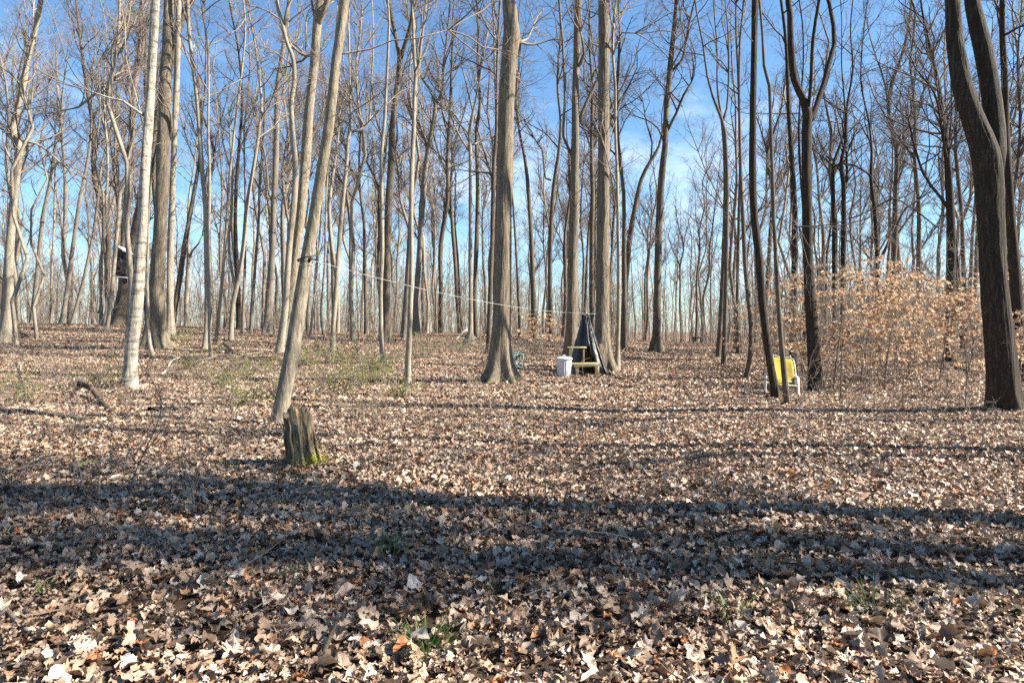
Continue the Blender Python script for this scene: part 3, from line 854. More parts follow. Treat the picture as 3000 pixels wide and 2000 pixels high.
GREAT = T('plated', 'great straight trunk with deep ridged bark, half in shade, in the middle of the clearing', [(2302, 1756, 112), (2301, 1700, 98), (2300, 1568, 88), (2307, 1400, 83), (2312, 1200, 77), (2313, 1000, 75), (2318, 800, 74), (2323, 600, 72), (2330, 400, 73), (2342, 240, 78), (2351, 165, 80), (2346, 100, 68), (2338, 0, 62), (2338, -150, 58)], [[(2366, 190, 34), (2384, 168, 28), (2394, 152, 17)]], H=26, z0=.62, seed=39, flare=.95, fh=.42, lobes=6, epic=.1, S=96, rough=.025, short='the great ridged trunk')
T('brown', 'slim dark tree curving away behind the pale beech leaves', [(2455, 1500, 26), (2445, 1200, 22), (2430, 900, 18), (2410, 720, 14), (2385, 600, 11), (2370, 450, 8)], H=21, z0=.5, seed=40, y=37, short='the slim curving dark tree')
T('brown', 'very slim straight tree nearest behind the great ridged trunk', [(2390, 1510, 14), (2376, 1250, 12), (2365, 1050, 10), (2350, 850, 8)], H=17, seed=41, y=38)
T('brown', 'dark tree with crooked twin leaders beyond the pale beech leaves', [(2532, 1524, 24), (2526, 1250, 20), (2533, 1000, 20), (2545, 850, 18), (2566, 700, 14), (2575, 560, 12), (2560, 380, 10), (2575, 150, 8)], [[(2532, 830, 11), (2505, 820, 9), (2490, 690, 8), (2455, 640, 6)]], H=22, z0=.45, seed=42, y=36, short='the crooked twin-leader tree')
T('ridged', 'tall dark-sided trunk with high side limbs, standing behind the black tarp shelter', [(2622, 1602, 66), (2625, 1500, 54), (2628, 1400, 51), (2631, 1200, 46), (2635, 1000, 43), (2638, 800, 38), (2640, 600, 35), (2641, 400, 32), (2645, 300, 30), (2648, 200, 31), (2651, 100, 31), (2655, 0, 32), (2657, -120, 28)], [[(2655, 570, 17), (2690, 485, 16), (2740, 380, 14), (2770, 300, 12)], [(2622, 720, 13), (2585, 640, 12), (2592, 450, 12), (2580, 200, 11), (2565, 40, 9)], [(2648, 330, 12), (2675, 280, 11), (2655, 200, 9)]], H=26, z0=.5, seed=43, y=24.5, short='the dark-sided trunk behind the tarp')
TARPTREE = T('ridged', 'massive straight trunk with a root reaching towards the bench end, next to the tarp shelter', [(2772, 1690, 80), (2770, 1600, 70), (2768, 1500, 67), (2770, 1400, 64), (2772, 1200, 59), (2774, 1000, 57), (2776, 800, 55), (2778, 600, 55), (2778, 400, 54), (2780, 200, 53), (2781, 0, 54), (2782, -120, 50)], H=26, z0=.62, seed=44, flare=.8, fh=.5, epic=.12, S=64, rough=.03, y=22.0, short='the massive trunk beside the tarp')
T('pale', 'slender pale pole right beside the massive trunk and the bench', [(2834, 1704, 30), (2836, 1600, 21), (2838, 1500, 19), (2840, 1250, 16), (2835, 1000, 15), (2832, 800, 14), (2825, 600, 13), (2825, 400, 13), (2815, 250, 12), (2820, 100, 11), (2830, 0, 10)], [[(2815, 260, 8), (2850, 170, 8), (2900, 190, 6)], [(2830, 850, 8), (2800, 800, 6), (2770, 700, 5)]], H=19, z0=.5, seed=45, flare=.3, fh=.25, short='the slender pole by the bench')
T('brown', 'dark tree leaning diagonally across the gap towards a straight dark trunk', [(2862, 1570, 30), (2866, 1500, 27), (2875, 1300, 26), (2895, 1100, 24), (2920, 950, 22), (2950, 820, 20), (2990, 740, 16), (3030, 670, 12), (3050, 580, 9)], [[(2990, 740, 9), (3000, 650, 8), (2975, 560, 7), (2960, 460, 5)]], H=20, z0=.5, seed=46, y=34, short='the diagonal dark tree')
T('brown', 'straight dark trunk at the edge of the open path with a high fork', [(3016, 1618, 48), (3017, 1540, 38), (3018, 1400, 36), (3022, 1200, 34), (3028, 1000, 32), (3040, 800, 31), (3055, 650, 28), (3060, 500, 26), (3072, 380, 25), (3080, 280, 24), (3095, 150, 22), (3105, 50, 20), (3110, -50, 18)], [[(3060, 610, 15), (3100, 530, 13), (3130, 450, 11), (3160, 400, 8)], [(3085, 330, 13), (3130, 280, 11), (3160, 120, 10), (3185, 10, 8)], [(3050, 660, 10), (3030, 580, 8), (2985, 530, 6)]], H=24, z0=.45, seed=47, short='the straight dark trunk by the path')
T('brown', 'dark pole tree, first of the tight row past the open path', [(3298, 1642, 26), (3303, 1500, 22), (3310, 1300, 20), (3320, 1000, 18), (3325, 800, 16), (3320, 600, 13), (3300, 400, 9)], H=20, seed=48, flare=.15, short='the first dark pole past the path')
T('brown', 'grey-brown pole with a wide Y fork, second of the row past the path', [(3324, 1682, 26), (3330, 1500, 22), (3335, 1300, 20), (3340, 1000, 20), (3340, 800, 18), (3330, 600, 17), (3316, 545, 15), (3275, 440, 12), (3250, 350, 10), (3230, 200, 9), (3200, 50, 7)], [[(3320, 560, 12), (3348, 490, 11), (3365, 330, 10), (3370, 120, 8), (3368, 0, 6)]], H=21, z0=.5, seed=49, flare=.15, short='the Y-forked pole')
T('brown', 'thin dark pole close beside the Y-forked pole', [(3388, 1640, 18), (3385, 1300, 15), (3390, 1000, 15), (3395, 700, 12), (3390, 400, 11), (3380, 100, 9)], H=20, seed=50, flare=.1, y=30)
T('brown', 'dark tree with a curved kicked-out foot near the dark pole trees', [(3424, 1742, 22), (3432, 1690, 24), (3441, 1600, 25), (3438, 1480, 23), (3415, 1250, 20), (3405, 1000, 18), (3400, 800, 16), (3398, 500, 13), (3405, 200, 10)], H=20, seed=51, flare=.15, short='the kick-footed dark tree')
T('dark', 'dark crooked tree bowing at mid height, mossy at the foot, beside the yellow chair', [(3562, 1838, 46), (3555, 1760, 41), (3541, 1690, 39), (3528, 1600, 36), (3515, 1500, 35), (3500, 1380, 34), (3488, 1200, 35), (3464, 1000, 36), (3456, 800, 36), (3458, 600, 33), (3460, 400, 32), (3464, 200, 30), (3468, 0, 30), (3470, -150, 26)], H=19, z0=.6, seed=52, flare=.4, fh=.25, epic=.2, short='the bowed dark tree')
T('brown', 'slim tree in front of the yellow chair', [(3618, 1868, 28), (3604, 1780, 27), (3592, 1690, 26), (3582, 1600, 25), (3572, 1500, 23), (3563, 1380, 21), (3554, 1200, 19), (3544, 1000, 18), (3541, 800, 17), (3536, 600, 16), (3534, 400, 15), (3512, 300, 14), (3508, 150, 13), (3498, 0, 12)], [[(3552, 1000, 8), (3600, 1020, 4), (3660, 1045, 3)]], H=15, z0=.6, seed=53, flare=.15, epic=.2, short='the slim tree by the yellow chair')
T('dark', 'dark tree splitting into a wide lyre fork above the beech leaves', [(3756, 1800, 66), (3748, 1720, 60), (3736, 1500, 57), (3721, 1200, 49), (3718, 1000, 50), (3718, 800, 50), (3720, 600, 48), (3724, 510, 46), (3700, 430, 36), (3665, 350, 34), (3650, 200, 31), (3645, 50, 29), (3640, -60, 27)], [[(3732, 545, 36), (3760, 520, 32), (3790, 440, 28), (3830, 340, 26), (3860, 250, 26), (3895, 150, 24), (3900, 50, 22), (3890, -60, 20)], [(3724, 520, 20), (3725, 400, 17), (3720, 200, 17), (3730, 50, 15), (3735, -60, 13)]], H=22, z0=.6, seed=54, flare=.55, fh=.3, epic=.3, S=24, rough=.03, short='the lyre-forked tree')
T('dark', 'dark trunk with a swollen elbow seen between the slim tree and the lyre-forked tree', [(3640, 1640, 28), (3640, 1400, 27), (3640, 1200, 26), (3636, 1110, 30), (3640, 1000, 26), (3630, 700, 24), (3625, 500, 20), (3620, 200, 15)], H=22, seed=55, y=27)
T('dark', 'thin dark tree slanting close behind the lyre-forked tree', [(3694, 1600, 16), (3692, 1200, 14), (3680, 1000, 13), (3665, 700, 12), (3675, 500, 10), (3700, 300, 8)], H=19, seed=56, y=29)
T('dark', 'dark tree dividing into a candelabra of branches over the beech leaves', [(3834, 1540, 24), (3832, 1400, 21), (3830, 1000, 19), (3826, 760, 17), (3850, 690, 13), (3880, 600, 10), (3880, 480, 8)], [[(3826, 770, 12), (3850, 755, 11), (3920, 765, 10), (3970, 800, 9), (4010, 860, 7)]], H=17, z0=.5, seed=57, y=33, short='the candelabra tree')
T('dark', 'double-stemmed dark tree next to the candelabra tree', [(3872, 1540, 28), (3870, 1200, 24), (3868, 1000, 24), (3866, 850, 23), (3852, 760, 20), (3872, 660, 15), (3880, 500, 11)], [[(3868, 900, 14), (3888, 820, 13), (3895, 700, 11), (3885, 560, 8)]], H=18, z0=.4, seed=58, y=32)
T('dark', 'leaning dark tree with long arching limbs above the densest beech leaves', [(4040, 1540, 26), (4028, 1300, 22), (4020, 1100, 21), (4010, 950, 19), (3995, 830, 17), (4000, 700, 13), (3990, 560, 10)], [[(4022, 1230, 16), (4060, 1150, 15), (4110, 1040, 13), (4150, 960, 10), (4200, 930, 8)], [(4010, 960, 10), (4080, 920, 9), (4150, 960, 8), (4250, 1050, 7)]], H=17, z0=.4, seed=59, y=30, short='the arching-limbed dark tree')
T('dark', 'stout dark tree with ragged ascending branches before the big forked trunk', [(4362, 1540, 52), (4356, 1250, 45), (4345, 1000, 40), (4335, 800, 36), (4325, 600, 28), (4310, 400, 22), (4285, 220, 16), (4260, 60, 11)], [[(4335, 960, 18), (4300, 900, 15), (4240, 800, 13), (4200, 640, 10), (4190, 540, 8)], [(4332, 760, 14), (4290, 640, 12), (4240, 470, 10), (4150, 380, 7)]], H=20, z0=.35, seed=60, y=26, dens=2.4, short='the ragged stout dark tree')
T('dark', 'slanting dark tree close against the ragged stout tree', [(4425, 1500, 24), (4405, 1300, 21), (4390, 1100, 18), (4370, 900, 14), (4350, 750, 10)], H=17, seed=61, y=29)
T('dark', 'huge dark trunk splitting into two heavy upright stems', [(4622, 1888, 172), (4600, 1800, 158), (4582, 1650, 152), (4560, 1500, 145), (4536, 1320, 132), (4523, 1200, 127), (4511, 1000, 130), (4503, 850, 138), (4490, 720, 135), (4452, 600, 112), (4420, 500, 100), (4398, 400, 94), (4386, 280, 86), (4381, 180, 80), (4380, 0, 75), (4380, -150, 70)], [[(4520, 820, 100), (4545, 700, 104), (4556, 600, 98), (4555, 480, 95), (4548, 350, 95), (4532, 200, 93), (4520, 100, 87), (4510, 0, 79), (4505, -150, 72)]], H=24, z0=.6, seed=62, flare=.32, fh=.35, lobes=5, epic=.06, S=110, rough=.02, short='the huge twin-stemmed trunk')
T('dark', 'dark tree bowing outwards behind the huge twin-stemmed trunk', [(4700, 1660, 66), (4690, 1500, 60), (4680, 1200, 56), (4668, 1000, 50), (4655, 800, 44), (4640, 650, 40), (4625, 400, 34), (4600, 150, 28), (4590, 0, 26), (4585, -80, 24)], [[(4600, 170, 13), (4640, 150, 11), (4700, 160, 8)], [(4650, 760, 12), (4610, 660, 10), (4580, 520, 8)]], H=20, z0=.45, seed=63, y=19, short='the outward-bowing dark tree')

# -- shared shapes for the woods beyond
def variant(k):
    r = np.random.default_rng(300 + k)
    H = [21, 23, 19, 24, 20, 22, 15, 13, 18, 22, 12, 17][k]
    rb = [.13, .17, .10, .19, .12, .15, .065, .055, .09, .16, .05, .08][k]
    npt = 9
    P = np.zeros((npt, 3)); P[:, 2] = np.linspace(0, H, npt)
    lean = r.normal(0, 0.05, 2) * H
    tt = np.linspace(0, 1, npt)
    P[:, :2] = lean * tt[:, None] ** 1.3 + r.normal(0, 0.18, (npt, 2)) * np.minimum(tt * 4, 1)[:, None]
    P[0, :2] = 0
    R = rb * (1 - tt) ** 0.75 + 0.02
    axes = [(P, R)]
    g = Geo().add(*trunk_mesh(P, R, 9, r, 0.4, 4, 0.4, 0.05, 0.9))
    for q in range([1, 2, 0, 2, 1, 1, 0, 0, 1, 2, 0, 1][k]):
        i = r.integers(3, 6)
        o_ = P[i]; az = r.uniform(0, 6.28)
        d = np.array([math.cos(az) * .6, math.sin(az) * .6, 1.0])
        LP = wander(o_[None], d[None], np.array([(H - o_[2]) * r.uniform(.6, .85)]), 7, r, .09, .1)[0]
        LR = R[i] * np.linspace(.75, .15, 7)
        g.add(*tube(LP, LR, 6, False))
        axes.append((LP, LR))
    kind = ['grey', 'brown', 'pale', 'grey', 'brown', 'brown', 'grey', 'pale', 'brown', 'grey', 'brown', 'grey'][k]
    tm = g.mesh('trunk', BARK[kind])
    cm = crown_geo(axes, r, H * r.uniform(.3, .5), 1.2, 3.2 if H > 16 else 1.8, 6, 6, tw=0.0042, epic=.5).mesh('crown', TWIGM[kind])
    return tm, cm
VAR = [variant(k) for k in range(12)]
WORD = ['grey tree', 'stout brown tree', 'pale pole tree', 'stout grey forked tree', 'brown tree', 'dark brown tree', 'thin grey pole tree', 'thin pale pole tree', 'slim brown tree', 'grey forked tree', 'thin brown pole tree', 'slim grey tree']

def plant_tree(k, x, y, s, rz, label, group):
    root = empty('bare_tree', (x, y, gz(x, y)))
    root.rotation_euler = (0, 0, rz)
    root.scale = (s, s, s)
    link('trunk', VAR[k][0], root)
    link('crown', VAR[k][1], root)
    return tag(root, label, 'tree', group)

taken = [(at(a[0], 1000, a[1])[0], a[1]) for a in ANCHORS]
spots = []
def try_spot(x, y, gap):
    if 0.165 < x / y < 0.30 and y < 62:       # the open path
        return False
    for a, b in taken:
        if (a - x) ** 2 + (b - y) ** 2 < gap * gap:
            return False
    taken.append((x, y)); spots.append((x, y))
    return True
for (y0, y1, n_, gap) in ((27, 42, 26, 1.5), (42, 62, 62, 1.8), (62, 95, 90, 2.2)):
    c = 0; tries = 0
    while c < n_ and tries < 5000:
        tries += 1
        y = math.sqrt(rnd.uniform(y0 * y0, y1 * y1)); x = rnd.uniform(-.8, .8) * y
        if y < 42 and -0.3 < x / y < 0.1 and rnd.random() < .5:
            continue
        c += try_spot(x, y, gap)
anchors = sorted((a[0], a[2]) for a in ANCHORS if a[2].startswith('the '))
ORD = ['first', 'second', 'third', 'fourth', 'fifth', 'sixth', 'seventh', 'eighth', 'ninth', 'tenth', 'eleventh', 'twelfth', 'thirteenth', 'fourteenth', 'fifteenth']
info = []
for (x, y) in spots:
    p = 1500 + 2000 * x / y
    a = [q for q in anchors if q[0] <= p]
    b = [q for q in anchors if q[0] > p]
    depth = 'close' if y < 42 else ('middle' if y < 62 else 'far')
    k = rnd.choice([2, 6, 7, 8, 10, 11, 2, 8, 0, 4] if y < 42 else [0, 1, 2, 3, 4, 5, 6, 8, 9, 9, 11])
    info.append([p, x, y, k, a[-1][1] if a else None, b[0][1] if b else None, depth])
info.sort(key=lambda q: q[0])
count = {}
GRP = {'close': 'bare trees along the crest of the leaf slope', 'middle': 'bare trees beyond the crest', 'far': 'small distant bare trees of the woods'}
for p, x, y, k, a, b, dp in info:
    key = (a, b, WORD[k], dp)
    i = count[key] = count.get(key, 0) + 1
    size = {'close': 'on the crest', 'middle': 'beyond the crest', 'far': 'far off'}[dp]
    w = WORD[k] if i == 1 else '%s %s' % (ORD[i - 1], WORD[k])
    if a and b:
        lab = '%s %s, just past %s' % (w, size, a)
        if len(lab.split()) > 16:
            lab = '%s %s, past %s' % (w, size.replace('on the crest', 'on crest').replace('beyond the crest', 'beyond crest'), a)
    elif a:
        lab = '%s %s, past %s' % (w, size, a)
    else:
        lab = '%s %s, outside %s' % (w, size, b)
    plant_tree(k, x, y, rnd.uniform(.85, 1.15), rnd.uniform(0, 6.28), lab, GRP[dp])
# trees beside the clearing that throw their shadows across the leaves
for i, (x, y, k, s) in enumerate([(12.5, 10.9, 4, .8), (10.2, 8.3, 4, 1.0), (8.2, 4.75, 0, 1.0), (9.3, 5.15, 8, .95), (14.5, 7.4, 8, 1.0), (18.5, 4.6, 3, 1.0), (20.5, 1.6, 1, 1.1), (17.0, 2.2, 9, 1.0)]):
    plant_tree(k, x, y, s, rnd.uniform(0, 6.28), '%s %s beside the clearing throwing its shadow over the leaves' % (ORD[i], WORD[k]), 'trees beside the clearing')

# -- the far wood that reads as one mass, and the brush under it
def far_wood():
    g = Geo(); r = np.random.default_rng(77)
    N = 760
    y = np.sqrt(r.uniform(95 ** 2, 190 ** 2, N)); x = r.uniform(-.95, .95, N) * y
    z = ground(x, y)
    H = r.uniform(13, 23, N)
    O = np.stack([x, y, z - .3], -1)
    P = wander(O, np.tile([0, 0, 1.0], (N, 1)), H, 6, r, .06, .1)
    rb = r.uniform(.07, .17, N)
    g.add(*tubes(P, rb[:, None] * np.linspace(1, .15, 6)[None], 5))
    def kids(Pp, ln, cnt, f0, f1, K, rad, t0):
        ix = np.repeat(np.arange(len(Pp)), cnt)
        t = r.uniform(t0, 1, len(ix))
        o_, tn = along(Pp[ix], t)
        d_ = tn * .7 + perp(tn, r) * .8
        l_ = ln[ix] * r.uniform(f0, f1, len(ix)) * (1.2 - .7 * t)
        Pc = wander(o_, d_, l_, K, r, .16, .1)
        g.add(*tubes(Pc, np.full((len(ix), 1), rad) * np.linspace(1, .5, K)[None], 3))
        return Pc, l_
    P1, l1 = kids(P, H, 13, .14, .3, 4, .032, .3)
    kids(P1, l1, 5, .3, .7, 3, .016, .15)
    return g
tag(obj('far_woods', far_wood(), M_TWIG, None, True), 'hazy mass of bare trees closing off the far side of the woods', None, None, 'stuff')

def brush():
    g = Geo(); r = np.random.default_rng(78)
    N = 3000
    y = np.sqrt(r.uniform(30 ** 2, 95 ** 2, N)); x = r.uniform(-.85, .85, N) * y
    keep = ~((x / y > .17) & (x / y < .3) & (y < 60))
    keep &= ~((x / y < 0.1) & (y < 40) & (r.random(N) < .75))
    x, y = x[keep], y[keep]
    xe = r.uniform(.36, .85, 150); ye = r.uniform(21, 34, 150)
    x = np.concatenate([x, xe * ye]); y = np.concatenate([y, ye]); N = len(x)
    H = r.uniform(1.2, 5.5, N)
    O = np.stack([x, y, ground(x, y) - .1], -1)
    P = wander(O, np.stack([r.normal(0, .15, N), r.normal(0, .15, N), np.ones(N)], -1), H, 5, r, .1, .08)
    g.add(*tubes(P, (.005 + .004 * H)[:, None] * np.linspace(1, .35, 5)[None], 4))
    ix = np.repeat(np.arange(N), 9); t = r.uniform(.15, 1, len(ix))
    o_, tn = along(P[ix], t)
    l_ = H[ix] * r.uniform(.12, .4, len(ix))
    P2 = wander(o_, tn * .6 + perp(tn, r) * .9, l_, 4, r, .2, .05)
    g.add(*tubes(P2, np.full((len(ix), 1), .0075) * np.linspace(1, .5, 4)[None], 3))
    ix = np.repeat(np.arange(len(P2)), 3); t = r.uniform(.2, 1, len(ix))
    o_, tn = along(P2[ix], t)
    P3 = wander(o_, tn * .6 + perp(tn, r) * .9, l_[ix] * r.uniform(.3, .6, len(ix)), 3, r, .2, .03)
    g.add(*tubes(P3, np.full((len(ix), 1), .006) * np.linspace(1, .6, 3)[None], 3))
    return g
tag(obj('undergrowth', brush(), M_TWIG, None, True), 'tangle of bare brush and saplings under the woods beyond the clearing', None, None, 'stuff')

# ------------------------------------------------------------------ beech saplings with last year's leaves
def leaf_cards(P0, D, size, r, droop=0.6):
    """many small folded leaves hanging from points P0 along D"""
    N = len(P0)
    d = norm(D + np.stack([r.normal(0, .5, N), r.normal(0, .5, N), -np.abs(r.normal(droop, .4, N))], -1))
    sd_ = perp(d, r)
    nrm = np.cross(d, sd_)
    L = (size * r.uniform(.7, 1.25, N))[:, None]; W = L * .30
    f = L * r.uniform(.05, .22, (N, 1))
    a = P0; b = P0 + d * L * .45 + sd_ * W + nrm * f; c = P0 + d * L + nrm * f * r.uniform(-1, 1, (N, 1)); e_ = P0 + d * L * .45 - sd_ * W + nrm * f; m = P0 + d * L * .5
    V = np.stack([a, b, c, e_, m], 1)
    T_ = np.array([(0, 1, 4), (1, 2, 4), (2, 3, 4), (3, 0, 4)])
    return V.reshape(-1, 3), (np.arange(N)[:, None, None] * 5 + T_[None]).reshape(-1, 3), np.repeat(r.random(N), 5)

def beech(px, py, y, h, spread, nleaf, label, seed, layers=9, z_lo=.2, size=.10, flat=True):
    r = np.random.default_rng(500 + seed)
    x = at(px, py, y)[0]
    base = np.array([x, y, gz(x, y)])
    root = empty('beech_sapling', base)
    P = wander(np.zeros((1, 3)), np.array([[r.normal(0, .08), r.normal(0, .08), 1]]), np.array([h]), 7, r, .06, .15)
    P[:, 0, 2] = -.08
    part('stem', tube(P[0], np.linspace(.006 + .006 * h, .005, 7), 7), BARK['grey'], root, True)
    n1 = layers * 3
    t = np.linspace(z_lo, 1, n1) * .98
    o_, tn = along(np.repeat(P, n1, 0), t)
    az = np.arange(n1) * 2.4 + r.normal(0, .3, n1)
    d_ = np.stack([np.cos(az), np.sin(az), np.full(n1, .18) if flat else r.uniform(.1, .7, n1)], -1)
    ln = spread * (1.1 - .75 * np.abs(t - .35)) * r.uniform(.6, 1.15, n1)
    P1 = wander(o_, d_, ln, 6, r, .09, -.01)
    g = Geo().add(*tubes(P1, np.full((n1, 1), .009) * np.linspace(1, .4, 6)[None], 4))
    ix = np.repeat(np.arange(n1), 8); tt = r.uniform(.2, 1, len(ix))
    o2, tn2 = along(P1[ix], tt)
    side = norm(np.cross(tn2, [0, 0, 1.0])) * r.choice([-1, 1], (len(ix), 1))
    P2 = wander(o2, tn2 * .8 + side + np.stack([np.zeros(len(ix)), np.zeros(len(ix)), r.normal(0, .12, len(ix))], -1), ln[ix] * r.uniform(.2, .45, len(ix)), 4, r, .12, -.01)
    g.add(*tubes(P2, np.full((len(ix), 1), .0045) * np.linspace(1, .6, 4)[None], 3))
    obj('branches', g, M_TWIG_PALE, root, True)
    nleaf = int(nleaf * 1.0)
    ix = r.integers(0, len(P2), nleaf)
    pp, tn3 = along(P2[ix], r.uniform(.05, 1, nleaf) ** .6)
    V, Tt, tint = leaf_cards(pp, tn3 * .6, size, r)
    me = Geo().add(V, None, Tt, tint).mesh('foliage', M_BEECH, False, True)
    link('foliage', me, root)
    return tag(root, label, 'sapling', 'beech saplings that kept their tan leaves')

beech(1590, 1075, 23.5, 1.75, 1.0, 420, 'small beech sapling with cream dead leaves behind the trash can', 1, 6, .45)
beech(2195, 1075, 24, 2.3, .75, 240, 'sparse beech sapling behind the dark pole trees past the path', 2, 6, .35)
beech(2285, 1080, 20.5, 3.0, 1.1, 620, 'beech sapling with rusty leaves between the bowed tree and the lyre-forked tree', 3)
beech(2440, 1120, 18.0, 3.2, 1.45, 1400, 'bushy tan beech sapling close beside the lyre-forked tree', 4, 10)
beech(2520, 1075, 21.0, 3.6, 1.7, 1500, 'tallest tan beech sapling of the thicket, under the candelabra tree', 5, 11)
beech(2590, 1130, 17.4, 2.9, 1.5, 1300, 'low wide tan beech sapling in the thicket, with bright level sprays', 6, 10)
beech(2665, 1070, 21.5, 3.4, 1.6, 1200, 'beech sapling at the heart of the tan thicket under the arching limbs', 7, 10)
beech(2750, 1090, 19.0, 2.9, 1.35, 850, 'thinly leaved beech sapling before the ragged stout dark tree', 8, 9)
beech(2835, 1085, 19.5, 2.7, 1.2, 700, 'beech sapling half hidden behind the huge twin-stemmed trunk', 9, 9)
beech(2985, 1110, 15.0, 2.0, .9, 640, 'orange-leaved beech sapling beyond the huge trunk at the picture edge', 10, 8, .3)
beech(2350, 1060, 23.0, 3.5, 1.3, 700, 'rusty beech sapling in the shade directly behind the lyre-forked tree', 11, 9)
beech(2900, 1060, 24.0, 3.2, 1.4, 600, 'beech sapling behind the huge trunk and the outward-bowing tree', 12, 9)

# ------------------------------------------------------------------ bare saplings and thin stems
def stem_thing(name, label, pts_px, y, r0, mat, cat, group, seed, side=5, sl=.5, r1=.0045):
    """a thin stem measured in photo pixels at the distance y, with side twigs"""
    r = np.random.default_rng(700 + seed)
    if y is None:
        y = hit(*pts_px[0])[1]
    P = np.array([at(a, b, y) for a, b in pts_px])
    base = np.array([P[0, 0], y, gz(P[0, 0], y)])
    P = P - base
    P[0, 2] = -.06
    P[1:, 1] += np.cumsum(r.normal(0, .05, len(P) - 1))
    root = empty(name, base)
    q, w = resample(P, np.linspace(r0, r1, len(P)), .12)
    part('stem', tube(q, w, 6), mat, root, True)
    if side:
        t = r.uniform(.3, .98, side)
        o_, tn = along(np.repeat(q[None], side, 0), t)
        P1 = wander(o_, tn * .7 + perp(tn, r) * .8, sl * r.uniform(.4, 1.1, side), 5, r, .16, .06)
        g = Geo().add(*tubes(P1, np.full((side, 1), max(r1, .0028)) * np.linspace(1, .5, 5)[None], 3))
        ix = np.repeat(np.arange(side), 3)
        o2, t2 = along(P1[ix], r.uniform(.2, .9, len(ix)))
        P2 = wander(o2, t2 * .7 + perp(t2, r) * .8, sl * r.uniform(.2, .45, len(ix)), 3, r, .18, .03)
        g.add(*tubes(P2, np.full((len(ix), 1), .0032) * np.linspace(1, .6, 3)[None], 3))
        obj('twigs', g, mat, root, True)
    return tag(root, label, cat, group)

def crop(pts, x0, y0, s):
    return [(x0 + a / s, y0 + b / s) for a, b in pts]
sap = [
    ([(425, 1362), (428, 1200), (432, 1000), (425, 860), (418, 640)], 'straight dark sapling stem standing in front of the tan thicket, nearest the yellow chair', .020),
    ([(618, 1395), (622, 1150), (612, 900), (605, 760)], 'pale whip sapling before the tan thicket, leaning a little back', .009),
    ([(640, 1330), (645, 1120), (632, 980), (640, 820)], 'brown sapling stem just behind the pale whip', .014),
    ([(858, 1330), (855, 1100), (862, 900)], 'short thin sapling stem in the middle of the thicket floor', .008),
    ([(1048, 1358), (1055, 1150), (1050, 1000), (1110, 780)], 'crooked thin sapling with a pale bent tip under the thicket', .009),
    ([(1175, 1425), (1165, 1150), (1170, 900)], 'thin upright sapling stem beside the tall dark sapling', .008),
    ([(1212, 1200), (1222, 900), (1235, 600), (1238, 350), (1242, 100)], 'tall dark sapling rising clear above the tan thicket', .022),
    ([(1378, 1450), (1388, 1200), (1400, 950), (1395, 700)], 'thin sapling stem with a curl near its foot, close to the huge trunk', .010),
    ([(1440, 1400), (1430, 1200), (1432, 1000)], 'short sapling stem right at the side of the huge trunk', .009),
    ([(900, 1440), (895, 1250), (905, 1120)], 'low grey whip in the sunny leaves before the thicket', .006),
    ([(155, 1385), (152, 1250), (170, 1120), (195, 980)], 'forked twiggy sapling between the yellow chair and the lyre-forked tree', .010),
]
for i, (p, lab, r0) in enumerate(sap):
    stem_thing('bare_sapling', lab, crop(p, 2300, 650, 2.613), None, r0, M_TWIG_DARK if i % 3 == 0 else M_TWIG, 'sapling', 'thin saplings before the thicket', i, 7 if i != 10 else 16, .7)
# dry stems among the leaves on the brambly side
dry = [
    ([(640, 1390), (600, 1250), (575, 1050), (605, 850), (550, 700), (450, 480), (385, 390)], 'wavy tall weed stem in front of the blotched tree', .007),
    ([(230, 1310), (255, 1050), (240, 850), (235, 650), (170, 450), (80, 270)], 'slender arching weed stem near the hooked tree', .006),
    ([(940, 1480), (1030, 1200), (1130, 950), (1175, 750), (1150, 590)], 'dark slanting weed stem crossing the bare leaves', .006),
    ([(930, 1400), (960, 1150), (1000, 1000), (960, 860)], 'thin upright weed stem beside the dark slanting one', .004),
    ([(1255, 760), (1275, 650), (1300, 470)], 'short dark stem behind the black plastic', .006),
    ([(1335, 660), (1325, 560), (1300, 450)], 'short dark stem beside the fallen pale stick', .006),
    ([(1750, 980), (1780, 800), (1800, 650), (1830, 540)], 'thin reddish cane before the roped tree', .006),
    ([(1640, 1050), (1700, 850), (1710, 700), (1690, 520)], 'leaning bramble cane next to the reddish cane', .005),
    ([(1280, 1110), (1290, 950), (1285, 830)], 'tiny upright weed stem on open leaves', .004),
    ([(1500, 1568), (1440, 1380), (1390, 1220), (1320, 1120)], 'reddish drooping cane in the shaded leaves', .004),
    ([(780, 1568), (785, 1380), (800, 1230), (900, 1110)], 'thin shaded weed stem with a bent tip', .004),
    ([(125, 1568), (110, 1450), (60, 1330), (0, 1260)], 'dark bowed stem at the edge of the shaded leaves', .007),
    ([(1135, 1568), (1155, 1450), (1185, 1370)], 'thick broken pale stalk sticking up from the leaves', .012),
]
for i, (p, lab, r0) in enumerate(dry):
    stem_thing('weed_stem', lab, crop(p, 0, 900, 2.613), None, r0, (M_TWIG_PALE, M_TWIG, M_TWIG_DARK)[i % 3] if i != 12 else M_TWIG_PALE, 'weed stem', 'dry stems among the leaves', 40 + i, 8 if i != 12 else 0, .4, .0034)

